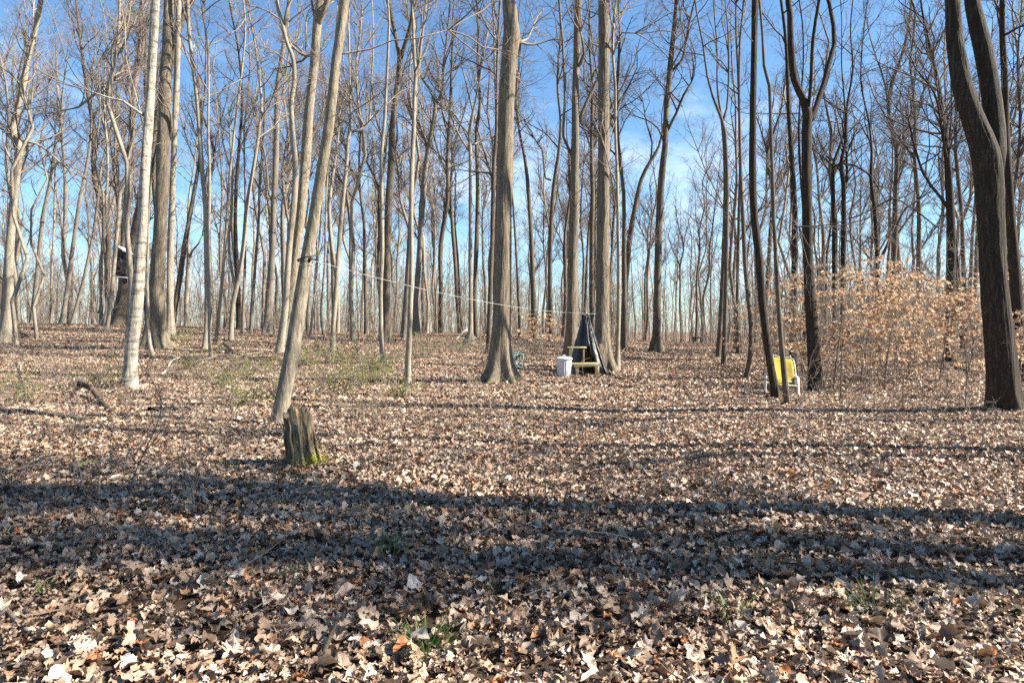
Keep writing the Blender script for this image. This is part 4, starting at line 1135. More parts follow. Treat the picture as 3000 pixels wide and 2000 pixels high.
# brambles with first green leaves
def bramble(px, py, label, seed, n=10, size=1.0, green=180):
    r = np.random.default_rng(900 + seed)
    b = hit(px, py)
    root = empty('bramble_bush', b)
    az = r.uniform(0, 6.28, n)
    O = np.stack([r.normal(0, .12, n), r.normal(0, .12, n), np.full(n, -.04)], -1)
    D = np.stack([np.cos(az) * .55, np.sin(az) * .55, np.ones(n)], -1)
    ln = size * r.uniform(.6, 1.6, n)
    P = wander(O, D, ln, 9, r, .10, -.13)
    P[:, :, 2] = np.maximum(P[:, :, 2], -.04)
    g = Geo().add(*tubes(P, np.full((n, 1), .0068) * np.linspace(1, .45, 9)[None], 4))
    ix = np.repeat(np.arange(n), 9)
    o2, t2 = along(P[ix], r.uniform(.15, 1, len(ix)))
    P2 = wander(o2, t2 * .6 + perp(t2, r) * .9, size * r.uniform(.12, .42, len(ix)), 4, r, .18, .0)
    g.add(*tubes(P2, np.full((len(ix), 1), .0042) * np.linspace(1, .6, 4)[None], 3))
    obj('canes', g, M_TWIG, root, True)
    i3 = r.integers(0, len(P2), green)
    pp, tn = along(P2[i3], r.uniform(.1, 1, green))
    cl = np.repeat(pp, 3, 0) + r.normal(0, .012, (green * 3, 3))
    V, Tt, tint = leaf_cards(cl, r.normal(0, 1, (green * 3, 3)), .034, r, 0.0)
    link('foliage', Geo().add(V, None, Tt, tint).mesh('foliage', M_GREEN, False, True), root)
    return tag(root, label, 'bramble', 'budding brambles on the leaf slope')
bram = [(640, 1135, 'budding bramble just uphill of the roped leaning tree', 1.0), (560, 1085, 'budding bramble below the fallen branch on the slope', .9), (735, 1105, 'budding bramble tangled against the shaded side of the roped tree', 1.0), (960, 1160, 'large green-flecked bramble between the roped tree and the front pole', 1.15), (1060, 1130, 'green-flecked bramble next to the lone front pole tree', 1.0), (1110, 1085, 'budding bramble behind the lone front pole tree', .9), (1005, 1070, 'bright budding bramble under the white rope', .95), (890, 1075, 'budding bramble right behind the roped tree', .95), (715, 1190, 'low budding bramble at the foot of the roped tree', .7), (1180, 1165, 'thin bramble downhill of the lone front pole tree', .8), (520, 1010, 'small budding bramble beside the pale trio', .8), (310, 1140, 'bramble trailing by the fallen bough', .9), (70, 1180, 'bare bramble by the pale cut logs', .9), (1250, 1045, 'bramble behind the front pole near the yellowish thin tree', .9), (1340, 1030, 'bramble uphill of the great ridged trunk', .85), (390, 1180, 'grassy green bramble at the foot of the blotched tree', .55), (1060, 1235, 'straggling bramble on the leaves past the stump', .8), (845, 1150, 'bramble between the stump and the roped tree', .7), (1480, 1060, 'brown bramble beside the teal chair', .8), (1580, 1040, 'brown bramble under the cream beech leaves', .9)]
for i, (px, py, lab, s) in enumerate(bram):
    bramble(px, py, lab, i, 20 if s > .8 else 11, s, (520 if i in (3, 4, 6, 7) else 300 if i < 15 else 60))

def dry_weeds():
    g = Geo(); r = np.random.default_rng(79)
    N = 6000
    y = np.sqrt(r.uniform(6 ** 2, 34 ** 2, N)); x = r.uniform(-.8, .8, N) * y
    w = np.where(x / y < .05, 1.0, np.where(x / y > .42, .8, .12)) * np.where(y < 10, .25, 1)
    kp = r.random(N) < w
    x, y = x[kp], y[kp]; N = len(x)
    H = r.uniform(.15, .75, N)
    O = np.stack([x, y, ground(x, y) - .03], -1)
    P = wander(O, np.stack([r.normal(0, .45, N), r.normal(0, .45, N), np.ones(N)], -1), H, 5, r, .16, .0)
    g.add(*tubes(P, np.full((N, 1), .0042) * np.linspace(1, .5, 5)[None], 3))
    ix = np.repeat(np.arange(N), 3)
    o_, tn = along(P[ix], r.uniform(.2, .95, len(ix)))
    P2 = wander(o_, tn * .6 + perp(tn, r) * .9, H[ix] * r.uniform(.2, .5, len(ix)), 3, r, .2, .0)
    g.add(*tubes(P2, np.full((len(ix), 1), .0032) * np.linspace(1, .6, 3)[None], 3))
    return g
tag(obj('dry_weeds', dry_weeds(), M_TWIG_PALE, None, True), 'wiry dry weeds and twigs standing in the leaf litter', None, None, 'stuff')

def drifts():
    X, Y, Z, RT = [], [], [], []
    for o in list(SC.objects):
        if o.get('category') != 'tree' or o.location.y > 27 or abs(o.location.x) > .9 * o.location.y + 1:
            continue
        tr = [c for c in o.children if c.name.startswith('trunk')][0]
        co = np.array([v.co for v in tr.data.vertices])
        lowv = co[(co[:, 2] > -.1) & (co[:, 2] < .15)]
        if len(lowv) < 6:
            continue
        rb = np.percentile(np.hypot(lowv[:, 0], lowv[:, 1]), 75)
        m = int(260 * min(rb, .5) + 25)
        az = rng.uniform(0, 6.28, m); q = rb * (1 + np.abs(rng.normal(0, .35, m))) + .02
        x, y = o.location.x + q * np.cos(az), o.location.y + q * np.sin(az)
        X.append(x); Y.append(y); Z.append(ground(x, y) + .02 + .11 * np.exp(-(q - rb) / .12) * rng.random(m))
        RT.append(np.stack([rng.normal(0, .5, m) , rng.normal(0, .5, m), rng.uniform(0, 6.28, m)], -1))
    X, Y, Z, RT = np.concatenate(X), np.concatenate(Y), np.concatenate(Z), np.concatenate(RT)
    m = len(X)
    tag(scatter('drifted_leaves', np.stack([X, Y, Z], -1), RT, np.clip(rng.lognormal(0, .3, m), .5, 1.8), rng.integers(0, len(shapes), m), protos, ground_o), kind='stuff')
drifts()

def twig_litter():
    g = Geo(); r = np.random.default_rng(80)
    N = 2600
    y = np.sqrt(r.uniform(2.5 ** 2, 30 ** 2, N)); x = r.uniform(-.85, .85, N) * y
    az = r.uniform(0, 6.28, N); L = r.lognormal(-1.5, .6, N)
    P = wander(np.stack([x, y, ground(x, y) + r.uniform(.03, .07, N)], -1), np.stack([np.cos(az), np.sin(az), r.normal(.03, .07, N)], -1), L, 4, r, .12, 0)
    P[..., 2] = np.maximum(P[..., 2], ground(P[..., 0], P[..., 1]) + .025)
    g.add(*tubes(P, (r.uniform(.0015, .0045, N) + .003 * np.minimum(L, .8))[:, None] * np.linspace(1, .5, 4)[None], 5))
    return g
tag(obj('twig_litter', twig_litter(), M_TWIG, ground_o, True), kind='stuff')

# ------------------------------------------------------------------ fallen wood
M_LOG = bark('log_dark', (0.025, 0.018, 0.013), (0.07, 0.05, 0.035), (0.14, 0.10, 0.07), 22, .3, .02)
M_LOGMOSS = bark('log_mossy', (0.05, 0.042, 0.03), (0.17, 0.14, 0.10), (0.28, 0.24, 0.17), 18, .5, .02, (0.13, 0.14, 0.03))
M_DEAD = simple('bleached_wood', (0.38, 0.31, 0.24), .8, var=.3, scale=14, bumpd=.004)

def log(name, label, pts, r0, r1, mat, cat='log', group=None, lift=0.0, ends=None, S=9, seed=0):
    r = np.random.default_rng(1200 + seed)
    P = np.array([hit(a, b) for a, b in pts])
    P[:, 2] += lift + np.linspace(r0, r1, len(P)) * .6
    if ends is not None:
        P[:, 2] += np.array(ends)
    base = P.mean(0)
    q, w = resample(P - base, np.linspace(r0, r1, len(P)), .12)
    w = w * (1 + r.normal(0, .05, len(w)))
    q = q + r.normal(0, .006, q.shape)
    o = obj(name, Geo().add(*tube(q, w, S)), mat, None, True, base)
    return tag(o, label, cat, group)
FG = 'fallen wood on the forest floor'
log('fallen_bough', 'dark curved bough raised at one end, below the blotched tree', [(228, 1165), (262, 1168), (300, 1195), (345, 1222), (425, 1232)], .06, .035, M_LOG, 'bough', FG, 0, [.28, .22, .08, 0, 0], 10, 1)
log('bough_tip', 'thin dark bough tip curving up beside the raised bough', [(228, 1168), (255, 1150), (300, 1118), (350, 1090)], .035, .008, M_LOG, 'bough', FG, 0, [.2, .25, .25, .2], 7, 2)
log('fallen_log', 'long dark log lying level in the leaves at the picture edge', [(-60, 1212), (40, 1216), (130, 1224), (215, 1236), (262, 1244)], .085, .06, M_LOG, 'log', FG, 0, None, 10, 3)
log('fallen_log', 'flat mossy grey log sunk into the sunny leaves', [(212, 1382), (262, 1368), (310, 1352), (370, 1338)], .085, .05, M_LOGMOSS, 'log', FG, -.05, None, 10, 4)
log('fallen_log', 'short dark log half sunk in shaded leaves', [(30, 1456), (80, 1440), (130, 1422), (182, 1402)], .07, .05, M_LOG, 'log', FG, -.03, None, 10, 5)
log('fallen_stick', 'bleached pale stick propped on the slope', [(472, 1104), (490, 1085), (505, 1068), (545, 1052), (600, 1040)], .045, .012, M_DEAD, 'stick', FG, 0, [0, .05, .12, .1, .05], 7, 6)
log('fallen_branch', 'long brown fallen branch curving towards the roped tree', [(545, 1082), (580, 1068), (640, 1058), (720, 1050), (800, 1036)], .05, .015, M_TWIG, 'branch', FG, .03, [0, .05, .12, .1, .12], 7, 7)
log('fallen_branch', 'dark forked-off branch lying behind the pale sinuous tree', [(655, 1020), (690, 1042), (740, 1052), (815, 1056)], .06, .02, M_TWIG_DARK, 'branch', FG, .03, [.15, .05, .02, .1], 7, 8)
log('cut_log', 'pale cut log end by the dark level log', [(22, 1206), (45, 1202), (68, 1193)], .055, .05, M_DEAD, 'log', FG, 0, None, 9, 9)
log('cut_log', 'small pale split log under the long dark log', [(62, 1232), (92, 1226)], .045, .04, M_DEAD, 'log', FG, 0, None, 9, 10)
log('fallen_log', 'dark rotting log on the crest by the hooked tree', [(30, 968), (80, 966), (150, 967)], .12, .08, M_LOG, 'log', FG, 0, None, 8, 11)
log('fallen_log', 'dark arched log behind the foot of the hooked tree', [(32, 985), (60, 988), (92, 996)], .12, .10, M_LOG, 'log', FG, .02, [0, .1, 0], 8, 12)
log('fallen_stick', 'thin stick on the leaves between stump and great trunk', [(1275, 1192), (1330, 1200), (1385, 1226)], .03, .012, M_TWIG, 'stick', FG, .03, None, 7, 13)
log('fallen_stick', 'dark stick poking up from the leaves at the bottom edge', [(938, 1995), (960, 1940), (986, 1892)], .014, .009, M_LOG, 'stick', FG, .03, [0, .04, .08], 7, 14)
log('fallen_stick', 'dark knotted stick in the deep shade', [(392, 1896), (440, 1925), (500, 1922), (562, 1905)], .026, .013, M_LOG, 'stick', FG, .02, [.03, .0, .02, .03], 7, 15)
log('fallen_stick', 'dark stub of stick standing by the knotted stick', [(492, 1998), (500, 1945), (510, 1915)], .022, .014, M_LOG, 'stick', FG, .02, None, 7, 16)
log('fallen_stick', 'grey stick running off the shaded corner', [(-20, 1770), (40, 1842), (90, 1872)], .018, .012, M_TWIG, 'stick', FG, .02, None, 7, 17)
log('fallen_stick', 'straight pale twig lying in the sunny leaves, uphill of the double shadow', [(1070, 1425), (1130, 1422), (1205, 1418)], .012, .008, M_TWIG_PALE, 'stick', FG, .03, None, 6, 18)
log('fallen_stick', 'grey twig lying across the double shadow', [(1350, 1412), (1390, 1400), (1420, 1388)], .016, .010, M_TWIG, 'stick', FG, .03, None, 6, 19)
log('fallen_stick', 'thin pale stick leaning by the bowed dark tree', [(2188, 1172), (2205, 1190), (2222, 1202)], .022, .014, M_DEAD, 'stick', FG, .03, None, 6, 20)
log('fallen_log', 'mossy dark log lying behind the huge twin-stemmed trunk', [(2790, 1082), (2835, 1092), (2890, 1094)], .07, .05, M_LOGMOSS, 'log', FG, .02, [.1, 0, 0], 8, 21)
log('fallen_branch', 'pale branch leaning by the foot of the snag-tipped tree', [(1335, 1000), (1352, 985), (1372, 965), (1398, 938)], .035, .015, M_DEAD, 'branch', FG, 0, [0, .15, .4, .8], 7, 22)

# black plastic sheet scrap
def crumple(cx, cy, w, d, seed, hgt=.1):
    r = np.random.default_rng(seed)
    nx, ny = 16, 9
    b = hit(cx, cy)
    X, Y = np.meshgrid(np.linspace(-w / 2, w / 2, nx), np.linspace(-d / 2, d / 2, ny))
    X = X + r.normal(0, w * .02, X.shape); Y = Y + r.normal(0, d * .04, Y.shape)
    Z = hgt * np.abs(r.normal(.4, .4, X.shape)) * (1 - (2 * X / w) ** 2 * .7) + .03
    i = np.arange(nx * ny).reshape(ny, nx)
    Q = np.stack([i[:-1, :-1], i[:-1, 1:], i[1:, 1:], i[1:, :-1]], -1).reshape(-1, 4)
    return b, np.stack([X, Y, Z], -1).reshape(-1, 3), Q
M_PLASTIC = simple('black_plastic', (0.012, 0.013, 0.016), .28, var=.3, scale=5, spec=.5)
b, V, Q = crumple(492, 1208, .95, .5, 4)
tag(obj('plastic_scrap', Geo().add(V, Q), M_PLASTIC, None, False, b), 'crumpled black plastic scrap lying in the leaves', 'plastic sheet')

# ------------------------------------------------------------------ stump
def stump():
    r = np.random.default_rng(33)
    b = hit(893, 1368)
    root = empty('tree_stump', b)
    S = 44; K = 14
    a = np.arange(S) * 2 * np.pi / S
    H = .66
    rag = .05 * r.random(S) ** 1.5 + .04 * np.sin(2 * a + 1.2) + .025 * np.sin(5 * a) + .05 * np.exp(-((np.mod(a - 4.1 + np.pi, 2 * np.pi) - np.pi) / .3) ** 2)
    ridge = .006 * np.sin(3 * a + 1) + .004 * np.sin(7 * a) + r.normal(0, .007, S)
    gap = np.exp(-((np.mod(a - 4.15 + np.pi, 2 * np.pi) - np.pi) / .13) ** 2)     # the rotten cleft
    V = []
    for k in range(K):
        t = k / (K - 1)
        rr = .172 + .075 * np.exp(-t * 6) * (1 + .5 * np.cos(4 * a)) - .018 * t + ridge * (1 + .5 * np.sin(t * 7)) - gap * .075
        z = -.08 + (H + .08 - rag) * t
        V.append(np.stack([rr * np.cos(a) - .085 * t, rr * np.sin(a), z], -1))
    for k in range(3):                                               # hollow, rotted core
        f = [.80, .55, .15][k]
        V.append(np.stack([V[K - 1][:, 0] * f, V[K - 1][:, 1] * f, V[K - 1][:, 2] - [.03, .16, .22][k] + r.normal(0, .012, S)], -1))
    n = K + 3
    i = np.arange(n * S).reshape(n, S)
    Q = np.stack([i[:-1], np.roll(i[:-1], -1, 1), np.roll(i[1:], -1, 1), i[1:]], -1).reshape(-1, 4)
    m, nt, bs = mat_new('rotten_stump')
    v = mapped(nt, (1, 1, .12))
    n1 = noise(nt, v, 34, 6, .7, .5); n2 = noise(nt, mapped(nt, (1, 1, .6)), 7, 4)
    c = ramp(nt, n1, [(.36, (.025, .016, .009)), (.48, (.17, .115, .062)), (.64, (.36, .265, .15))])
    c = mix(nt, ramp(nt, n2, [(.5, (0, 0, 0)), (.68, (1, 1, 1))]), c, (.19, .16, .115))
    t_ = nt.nodes.new('ShaderNodeTexCoord'); s_ = nt.nodes.new('ShaderNodeSeparateXYZ')
    nt.links.new(t_.outputs['Object'], s_.inputs[0])
    g = math_node(nt, 'ADD', math_node(nt, 'MULTIPLY', s_.outputs['X'], 1.6), math_node(nt, 'MULTIPLY', s_.outputs['Z'], -2.2))
    g = math_node(nt, 'ADD', g, math_node(nt, 'MULTIPLY', n2, .9))
    g = ramp(nt, g, [(.28, (0, 0, 0)), (.5, (1, 1, 1))])
    c = mix(nt, math_node(nt, 'MULTIPLY', g, .85), c, mix(nt, n1, (.12, .13, .015), (.36, .33, .05)))
    nt.links.new(c, bs.inputs['Base Color']); bs.inputs['Roughness'].default_value = .9
    bump(nt, bs, n1, 1.0, .03)
    part('trunk_base', (np.concatenate(V), Q, []), m, root, True)
    for j, (aa, w, h0, h1, off) in enumerate([(4.42, .05, .0, .58, .006), (4.95, .045, .02, .60, .0), (5.5, .05, .0, .56, .0), (3.75, .05, .0, .5, .004), (6.05, .05, .0, .5, .0)]):
        zs = np.linspace(h0, h1, 6)
        rr = .172 + .075 * np.exp(-zs * 9) + off
        P = np.stack([rr * math.cos(aa) - .125 * zs, rr * math.sin(aa), zs], -1) + r.normal(0, .004, (6, 3))
        part('splinter', tube(P, np.array([w, w * .9, w * .85, w * .8, w * .6, w * .12]) * .34, 6), m, root, True)
    mm = leaf_material('moss_tuft', [(0, (.16, .17, .02)), (.5, (.30, .29, .04)), (1, (.18, .18, .02))], .1, .9, .1)
    N = 500
    aa = r.normal(5.6, .55, N); zz = np.abs(r.normal(0, .12, N)); rr = .20 + .08 * np.exp(-zz * 8)
    pp = np.stack([rr * np.cos(aa), rr * np.sin(aa), zz], -1)
    V2, T2, ti = leaf_cards(pp, np.stack([np.cos(aa), np.sin(aa), np.full(N, .6)], -1), .022, r, .0)
    tag(link('moss', Geo().add(V2, None, T2, ti).mesh('moss', mm, False, True), root), kind='stuff')
    tag(root, 'rotten hollow tree stump with yellow moss at its foot', 'stump')
stump()

# ------------------------------------------------------------------ grass tufts
def tuft(px, py, label, seed, n=60, h=.16, w=.09):
    r = np.random.default_rng(1500 + seed)
    b = hit(px, py)
    az = r.uniform(0, 6.28, n); rad = np.abs(r.normal(0, w * .5, n))
    O = np.stack([np.cos(az) * rad, np.sin(az) * rad, np.full(n, -.01)], -1)
    D = np.stack([np.cos(az) * .7, np.sin(az) * .7, r.uniform(.6, 1.4, n)], -1)
    P = wander(O, D, h * r.uniform(.6, 1.3, n), 5, r, .08, -.13)
    sd_ = norm(np.cross(D, [0, 0, 1.0]))[:, None, :]
    ww = (.0035 * np.array([1, 1, .85, .6, .1]))[None, :, None]
    V = np.stack([P - sd_ * ww, P + sd_ * ww], 2).reshape(-1, 3)
    k = np.arange(n)[:, None] * 10 + np.arange(4)[None] * 2
    Q = np.stack([k, k + 1, k + 3, k + 2], -1).reshape(-1, 4)
    o = link('grass_tuft', Geo().add(V, Q, None, np.repeat(r.random(n), 10)).mesh('grass_tuft', M_GRASS, False, True), None, b)
    return tag(o, label, 'grass tuft', 'green grass tufts in the leaves')
for i, (px, py, lab, n_, h, w) in enumerate([
    (1140, 1612, 'bright round grass tuft in the sunlit leaves below the double shadow', 110, .15, .12),
    (1250, 1915, 'large dark green grass tuft nearest the bottom edge', 150, .15, .15),
    (875, 1702, 'small vivid grass tuft, up the leaves from the largest tuft', 60, .11, .06),
    (1690, 1392, 'fresh grass tuft just beyond the double shadow in mid clearing', 70, .12, .10),
    (1618, 1440, 'low dark grass tuft beside the double shadow', 40, .09, .09),
    (1440, 1735, 'flat grass patch in deep shade beside a pale leaf', 50, .08, .12),
    (2560, 1812, 'spiky grass tuft with long upright blades', 45, .22, .09),
    (2165, 1822, 'sparse long-bladed grass tuft near a white leaf', 24, .2, .10),
    (2600, 1508, 'small grass tuft among shadow stripes past the path side', 40, .14, .07),
    (2255, 1675, 'yellowish grass tuft between two pale curled leaves', 36, .13, .10),
    (2265, 1240, 'tiny bright tuft at the near end of the path', 60, .12, .10),
    (2335, 1232, 'tiny tuft beside the other one at the path end', 40, .10, .08),
    (1755, 1294, 'tiny sunlit tuft in mid clearing, uphill of the first shadow line', 50, .12, .09),
    (1862, 1276, 'second tiny sunlit tuft uphill of the first shadow line', 40, .10, .08),
    (1430, 1455, 'low green sprig between dark leaves', 30, .08, .07),
    (660, 1380, 'grass tuft growing beside the weed stems on the sunny slope', 60, .15, .10),
    (890, 1400, 'green sprig at the foot of the mossy stump', 40, .13, .08),
    (2890, 1790, 'grass tuft in the shaded corner by the edge', 40, .12, .09),
    (410, 1555, 'clover-like green sprig in the shaded leaves', 24, .08, .05),
    (120, 1745, 'dim green grass sprig in the dark corner', 26, .10, .06)]):
    tuft(px, py, lab, i, n_, h, w)

# ------------------------------------------------------------------ rope
M_ROPE = simple('white_rope', (0.46, 0.45, 0.42), .7, var=.08, scale=40)
def rope_pts(a, b_, sag, n_=24):
    t = np.linspace(0, 1, n_)[:, None]
    P = a * (1 - t) + b_ * t
    P[:, 2] -= (sag * 4 * t * (1 - t))[:, 0]
    return P
yr = hit(1280 * U, 1958 * U)[1]
knot = at(911, 761, yr - .12)
left_end = hit(-130, 1180)
left_end = at(-130, 1182, left_end[1] - .2)
right_end = at(1746, 919, 21.75)
root = empty('rope', knot)
w = .0034
part('rope_span', tube(rope_pts(knot * 0, left_end - knot, .22), w, 6), M_ROPE, root, True)
part('rope_span', tube(rope_pts(knot * 0, right_end - knot, .22, 30), w, 6), M_ROPE, root, True)
aa = np.linspace(0, 6.5, 20)
rt = .155
ring = np.stack([rt * np.cos(aa) * 1.02 - .10, rt * np.sin(aa) + .13, .0 + .03 * np.cos(aa) + .008 * aa], -1)
part('rope_loop', tube(ring, .014, 7), simple('dark_strap', (.03, .028, .026), .7), root, True)
part('knot', tube([(-.03, -.035, -.05), (-.01, -.05, 0), (.03, -.05, .02), (.02, -.045, .06)], [.02, .032, .034, .016], 8), simple('dark_knot', (.04, .035, .03), .8), root, True)
tag(root, 'white rope stretched from the leaning tree to trunks on both sides', 'rope')
st = hit(-130, 1182)
tag(obj('wooden_stake', Geo().add(*tube([(0, 0, -.2), (.01, 0, .2), (.03, 0, max(.35, left_end[2] - gz(left_end[0], left_end[1]) + .12))], [.03, .028, .02], 8)), M_DEAD, None, True, (left_end[0] - .02, left_end[1], gz(left_end[0], left_end[1]))), 'short stake holding the low end of the white rope', 'stake')

# ------------------------------------------------------------------ nest box on the slanting tree
M_BOXW = simple('dark_box_wood', (0.028, 0.026, 0.03), .7, var=.3, scale=6, stretch=(1, 1, .2))
M_BOXROOF = simple('pale_roof_board', (0.62, 0.60, 0.62), .6, var=.12)
def nest_box():
    y = 37.9
    c0 = at(362, 812, y); c1 = at(362, 757, y)
    base = c0
    root = empty('nest_box', base)
    H = c1[2] - c0[2]; W = 34 / 2000 * y
    tilt = .10
    for i in range(5):                                             # front boards
        part('board', box(((i - 2) * W / 5, -.28, H / 2), (W / 5 - .012, .03, H), (0, tilt, 0), .006), M_BOXW, root)
    part('side_panel', box((-W / 2 + .01, 0, H / 2), (.03, .52, H * .99), (0, tilt, 0), .006), M_BOXW, root)
    part('side_panel', box((W / 2 - .01, 0, H / 2), (.03, .52, H * .99), (0, tilt, 0), .006), M_BOXW, root)
    part('floor_board', box((-.06, 0, -.01), (W * 1.12, .62, .04), (0, tilt, 0), .006), M_BOXROOF, root)
    part('back_panel', box((0, .26, H / 2), (W, .03, H), (0, tilt, 0), .006), M_BOXW, root)
    part('entrance_hood', box((.08, -.1, H + .17), (W * .8, .4, .34), (0, tilt, 0), .01), M_BOXW, root)
    part('roof', box((.14, -.05, H + .44), (W * 1.1, .62, .035), (0, .62, 0), .006), M_BOXROOF, root)
    part('roof', box((-.22, -.05, H + .44), (W * .55, .62, .035), (0, -.95, 0), .006), M_BOXROOF, root)
    part('bracket', box((.12, .5, H * .45), (.09, .55, .09), None, .01), M_BOXW, root)
    tag(root, 'dark wooden nest box with a pale pitched roof fixed on the slanting tree', 'nest box')
nest_box()

# ------------------------------------------------------------------ trash can
def lathe(prof, S, mod=None):
    a = np.arange(S) * 2 * np.pi / S
    V = []
    for k, (r_, z) in enumerate(prof):
        m = 1 if mod is None else mod(a, k)
        V.append(np.stack([r_ * m * np.cos(a), r_ * m * np.sin(a), np.full(S, z)], -1))
    i = np.arange(len(prof) * S).reshape(len(prof), S)
    Q = np.stack([i[:-1], np.roll(i[:-1], -1, 1), np.roll(i[1:], -1, 1), i[1:]], -1).reshape(-1, 4)
    return np.concatenate(V), Q, []
M_GALV = simple('galvanised_steel', (0.55, 0.54, 0.53), .5, .1, var=.16, scale=7, spec=.5)
def trash_can():
    b = hit(1652, 1106)
    root = empty('trash_can', b)
    s = b[1] / 2000 * 62 / .70
    prof = [(.0, .02), (.19, .02), (.205, .0), (.208, .03), (.212, .06), (.216, .09)] + [(.216 + .045 * t, .09 + .48 * t) for t in np.linspace(0, 1, 7)] + [(.266, .60), (.272, .62), (.268, .64), (.25, .64), (.24, .60)]
    def mod(a, k):
        return 1 + (.014 * np.clip(np.sin(a * 20) * 1.6, -1, 1) if 6 <= k <= 11 else 0)
    body = part('body', lathe([(r * s, z * s) for r, z in prof], 156, mod), M_GALV, root, True)
    lid = [(.285, .615), (.288, .635), (.28, .65), (.25, .662), (.235, .675), (.12, .70), (.03, .71), (.0, .711)]
    part('lid', lathe([(r * s, z * s) for r, z in lid], 48), M_GALV, root, True)
    part('lid_handle', tube(np.array([(-.06, 0, .705), (-.05, 0, .745), (.05, 0, .745), (.06, 0, .705)]) * s, .008 * s, 6), M_GALV, root, True)
    for sg in (-1, 1):
        part('handle', tube(np.array([(sg * .25, -.07, .42), (sg * .295, -.06, .40), (sg * .30, 0, .385), (sg * .295, .06, .40), (sg * .25, .07, .42)]) * s, .007 * s, 6), M_GALV, root, True)
    root.rotation_euler = (0, 0, .5)
    tag(root, 'dented ribbed galvanised trash can with its lid on, beside the bench', 'trash can')
trash_can()

# ------------------------------------------------------------------ bench and side shelf
M_PINE = simple('treated_pine', (0.52, 0.43, 0.21), .7, var=.22, scale=12, stretch=(.15, 1, 1), bumpd=.003)
M_PINE_D = simple('weathered_board', (0.13, 0.085, 0.05), .8, var=.35, scale=10, stretch=(1, 1, .12))
def bench():
    bl = hit(1690, 1104); y0 = bl[1]
    m_ = y0 / 2000.0                                                # metres per photo pixel here
    x0 = at(1676, 1100, y0)[0]; x1 = at(1757, 1100, y0)[0]
    base = np.array([(x0 + x1) / 2, y0 + .22, gz((x0 + x1) / 2, y0)])
    root = empty('wooden_bench', base)
    W = x1 - x0; hs = at(1700, 1066, y0)[2] - base[2]
    for k in range(3):
        part('seat_board', box((0, -.18 + k * .155, hs), (W, .145, .038), (0, -.015, 0), .006), M_PINE, root)
    part('apron', box((.0, -.262, hs - .05), (W * .88, .03, .06), (0, -.015, 0), .004), M_PINE, root)
    for sg, yy in ((-1, -.22), (1, -.22), (-1, .13), (1, .13)):
        xx = sg * (W / 2 - (.16 if sg < 0 else .06))
        part('leg', box((xx, yy, (hs - .03) / 2 - .04), (.085, .07, hs + .03), None, .006), M_PINE, root)
    zt = at(1690, 1020, y0)[2] - base[2]
    xs = at(1672, 1020, y0)[0] - base[0]; xa = at(1664, 1020, y0)[0] - base[0]; xb = at(1719, 1020, y0)[0] - base[0]
    part('post', box((xs, -.1, zt / 2 - .03), (.08, .07, zt + .02), None, .006), M_PINE, root)
    part('brace', box((xs - .06, .05, zt / 2 - .03), (.05, .09, zt), None, .006), M_PINE_D, root)
    part('shelf_board', box(((xa + xb) / 2, -.06, zt + .02), (xb - xa, .26, .036), None, .006), M_PINE, root)
    part('shelf_leg', box((xb - .07, .08, zt / 2 - .03), (.06, .06, zt), None, .006), M_PINE_D, root)
    tag(root, 'yellowish plank bench with a raised side shelf, in front of the black tarp', 'bench')
    return base
bb = bench()

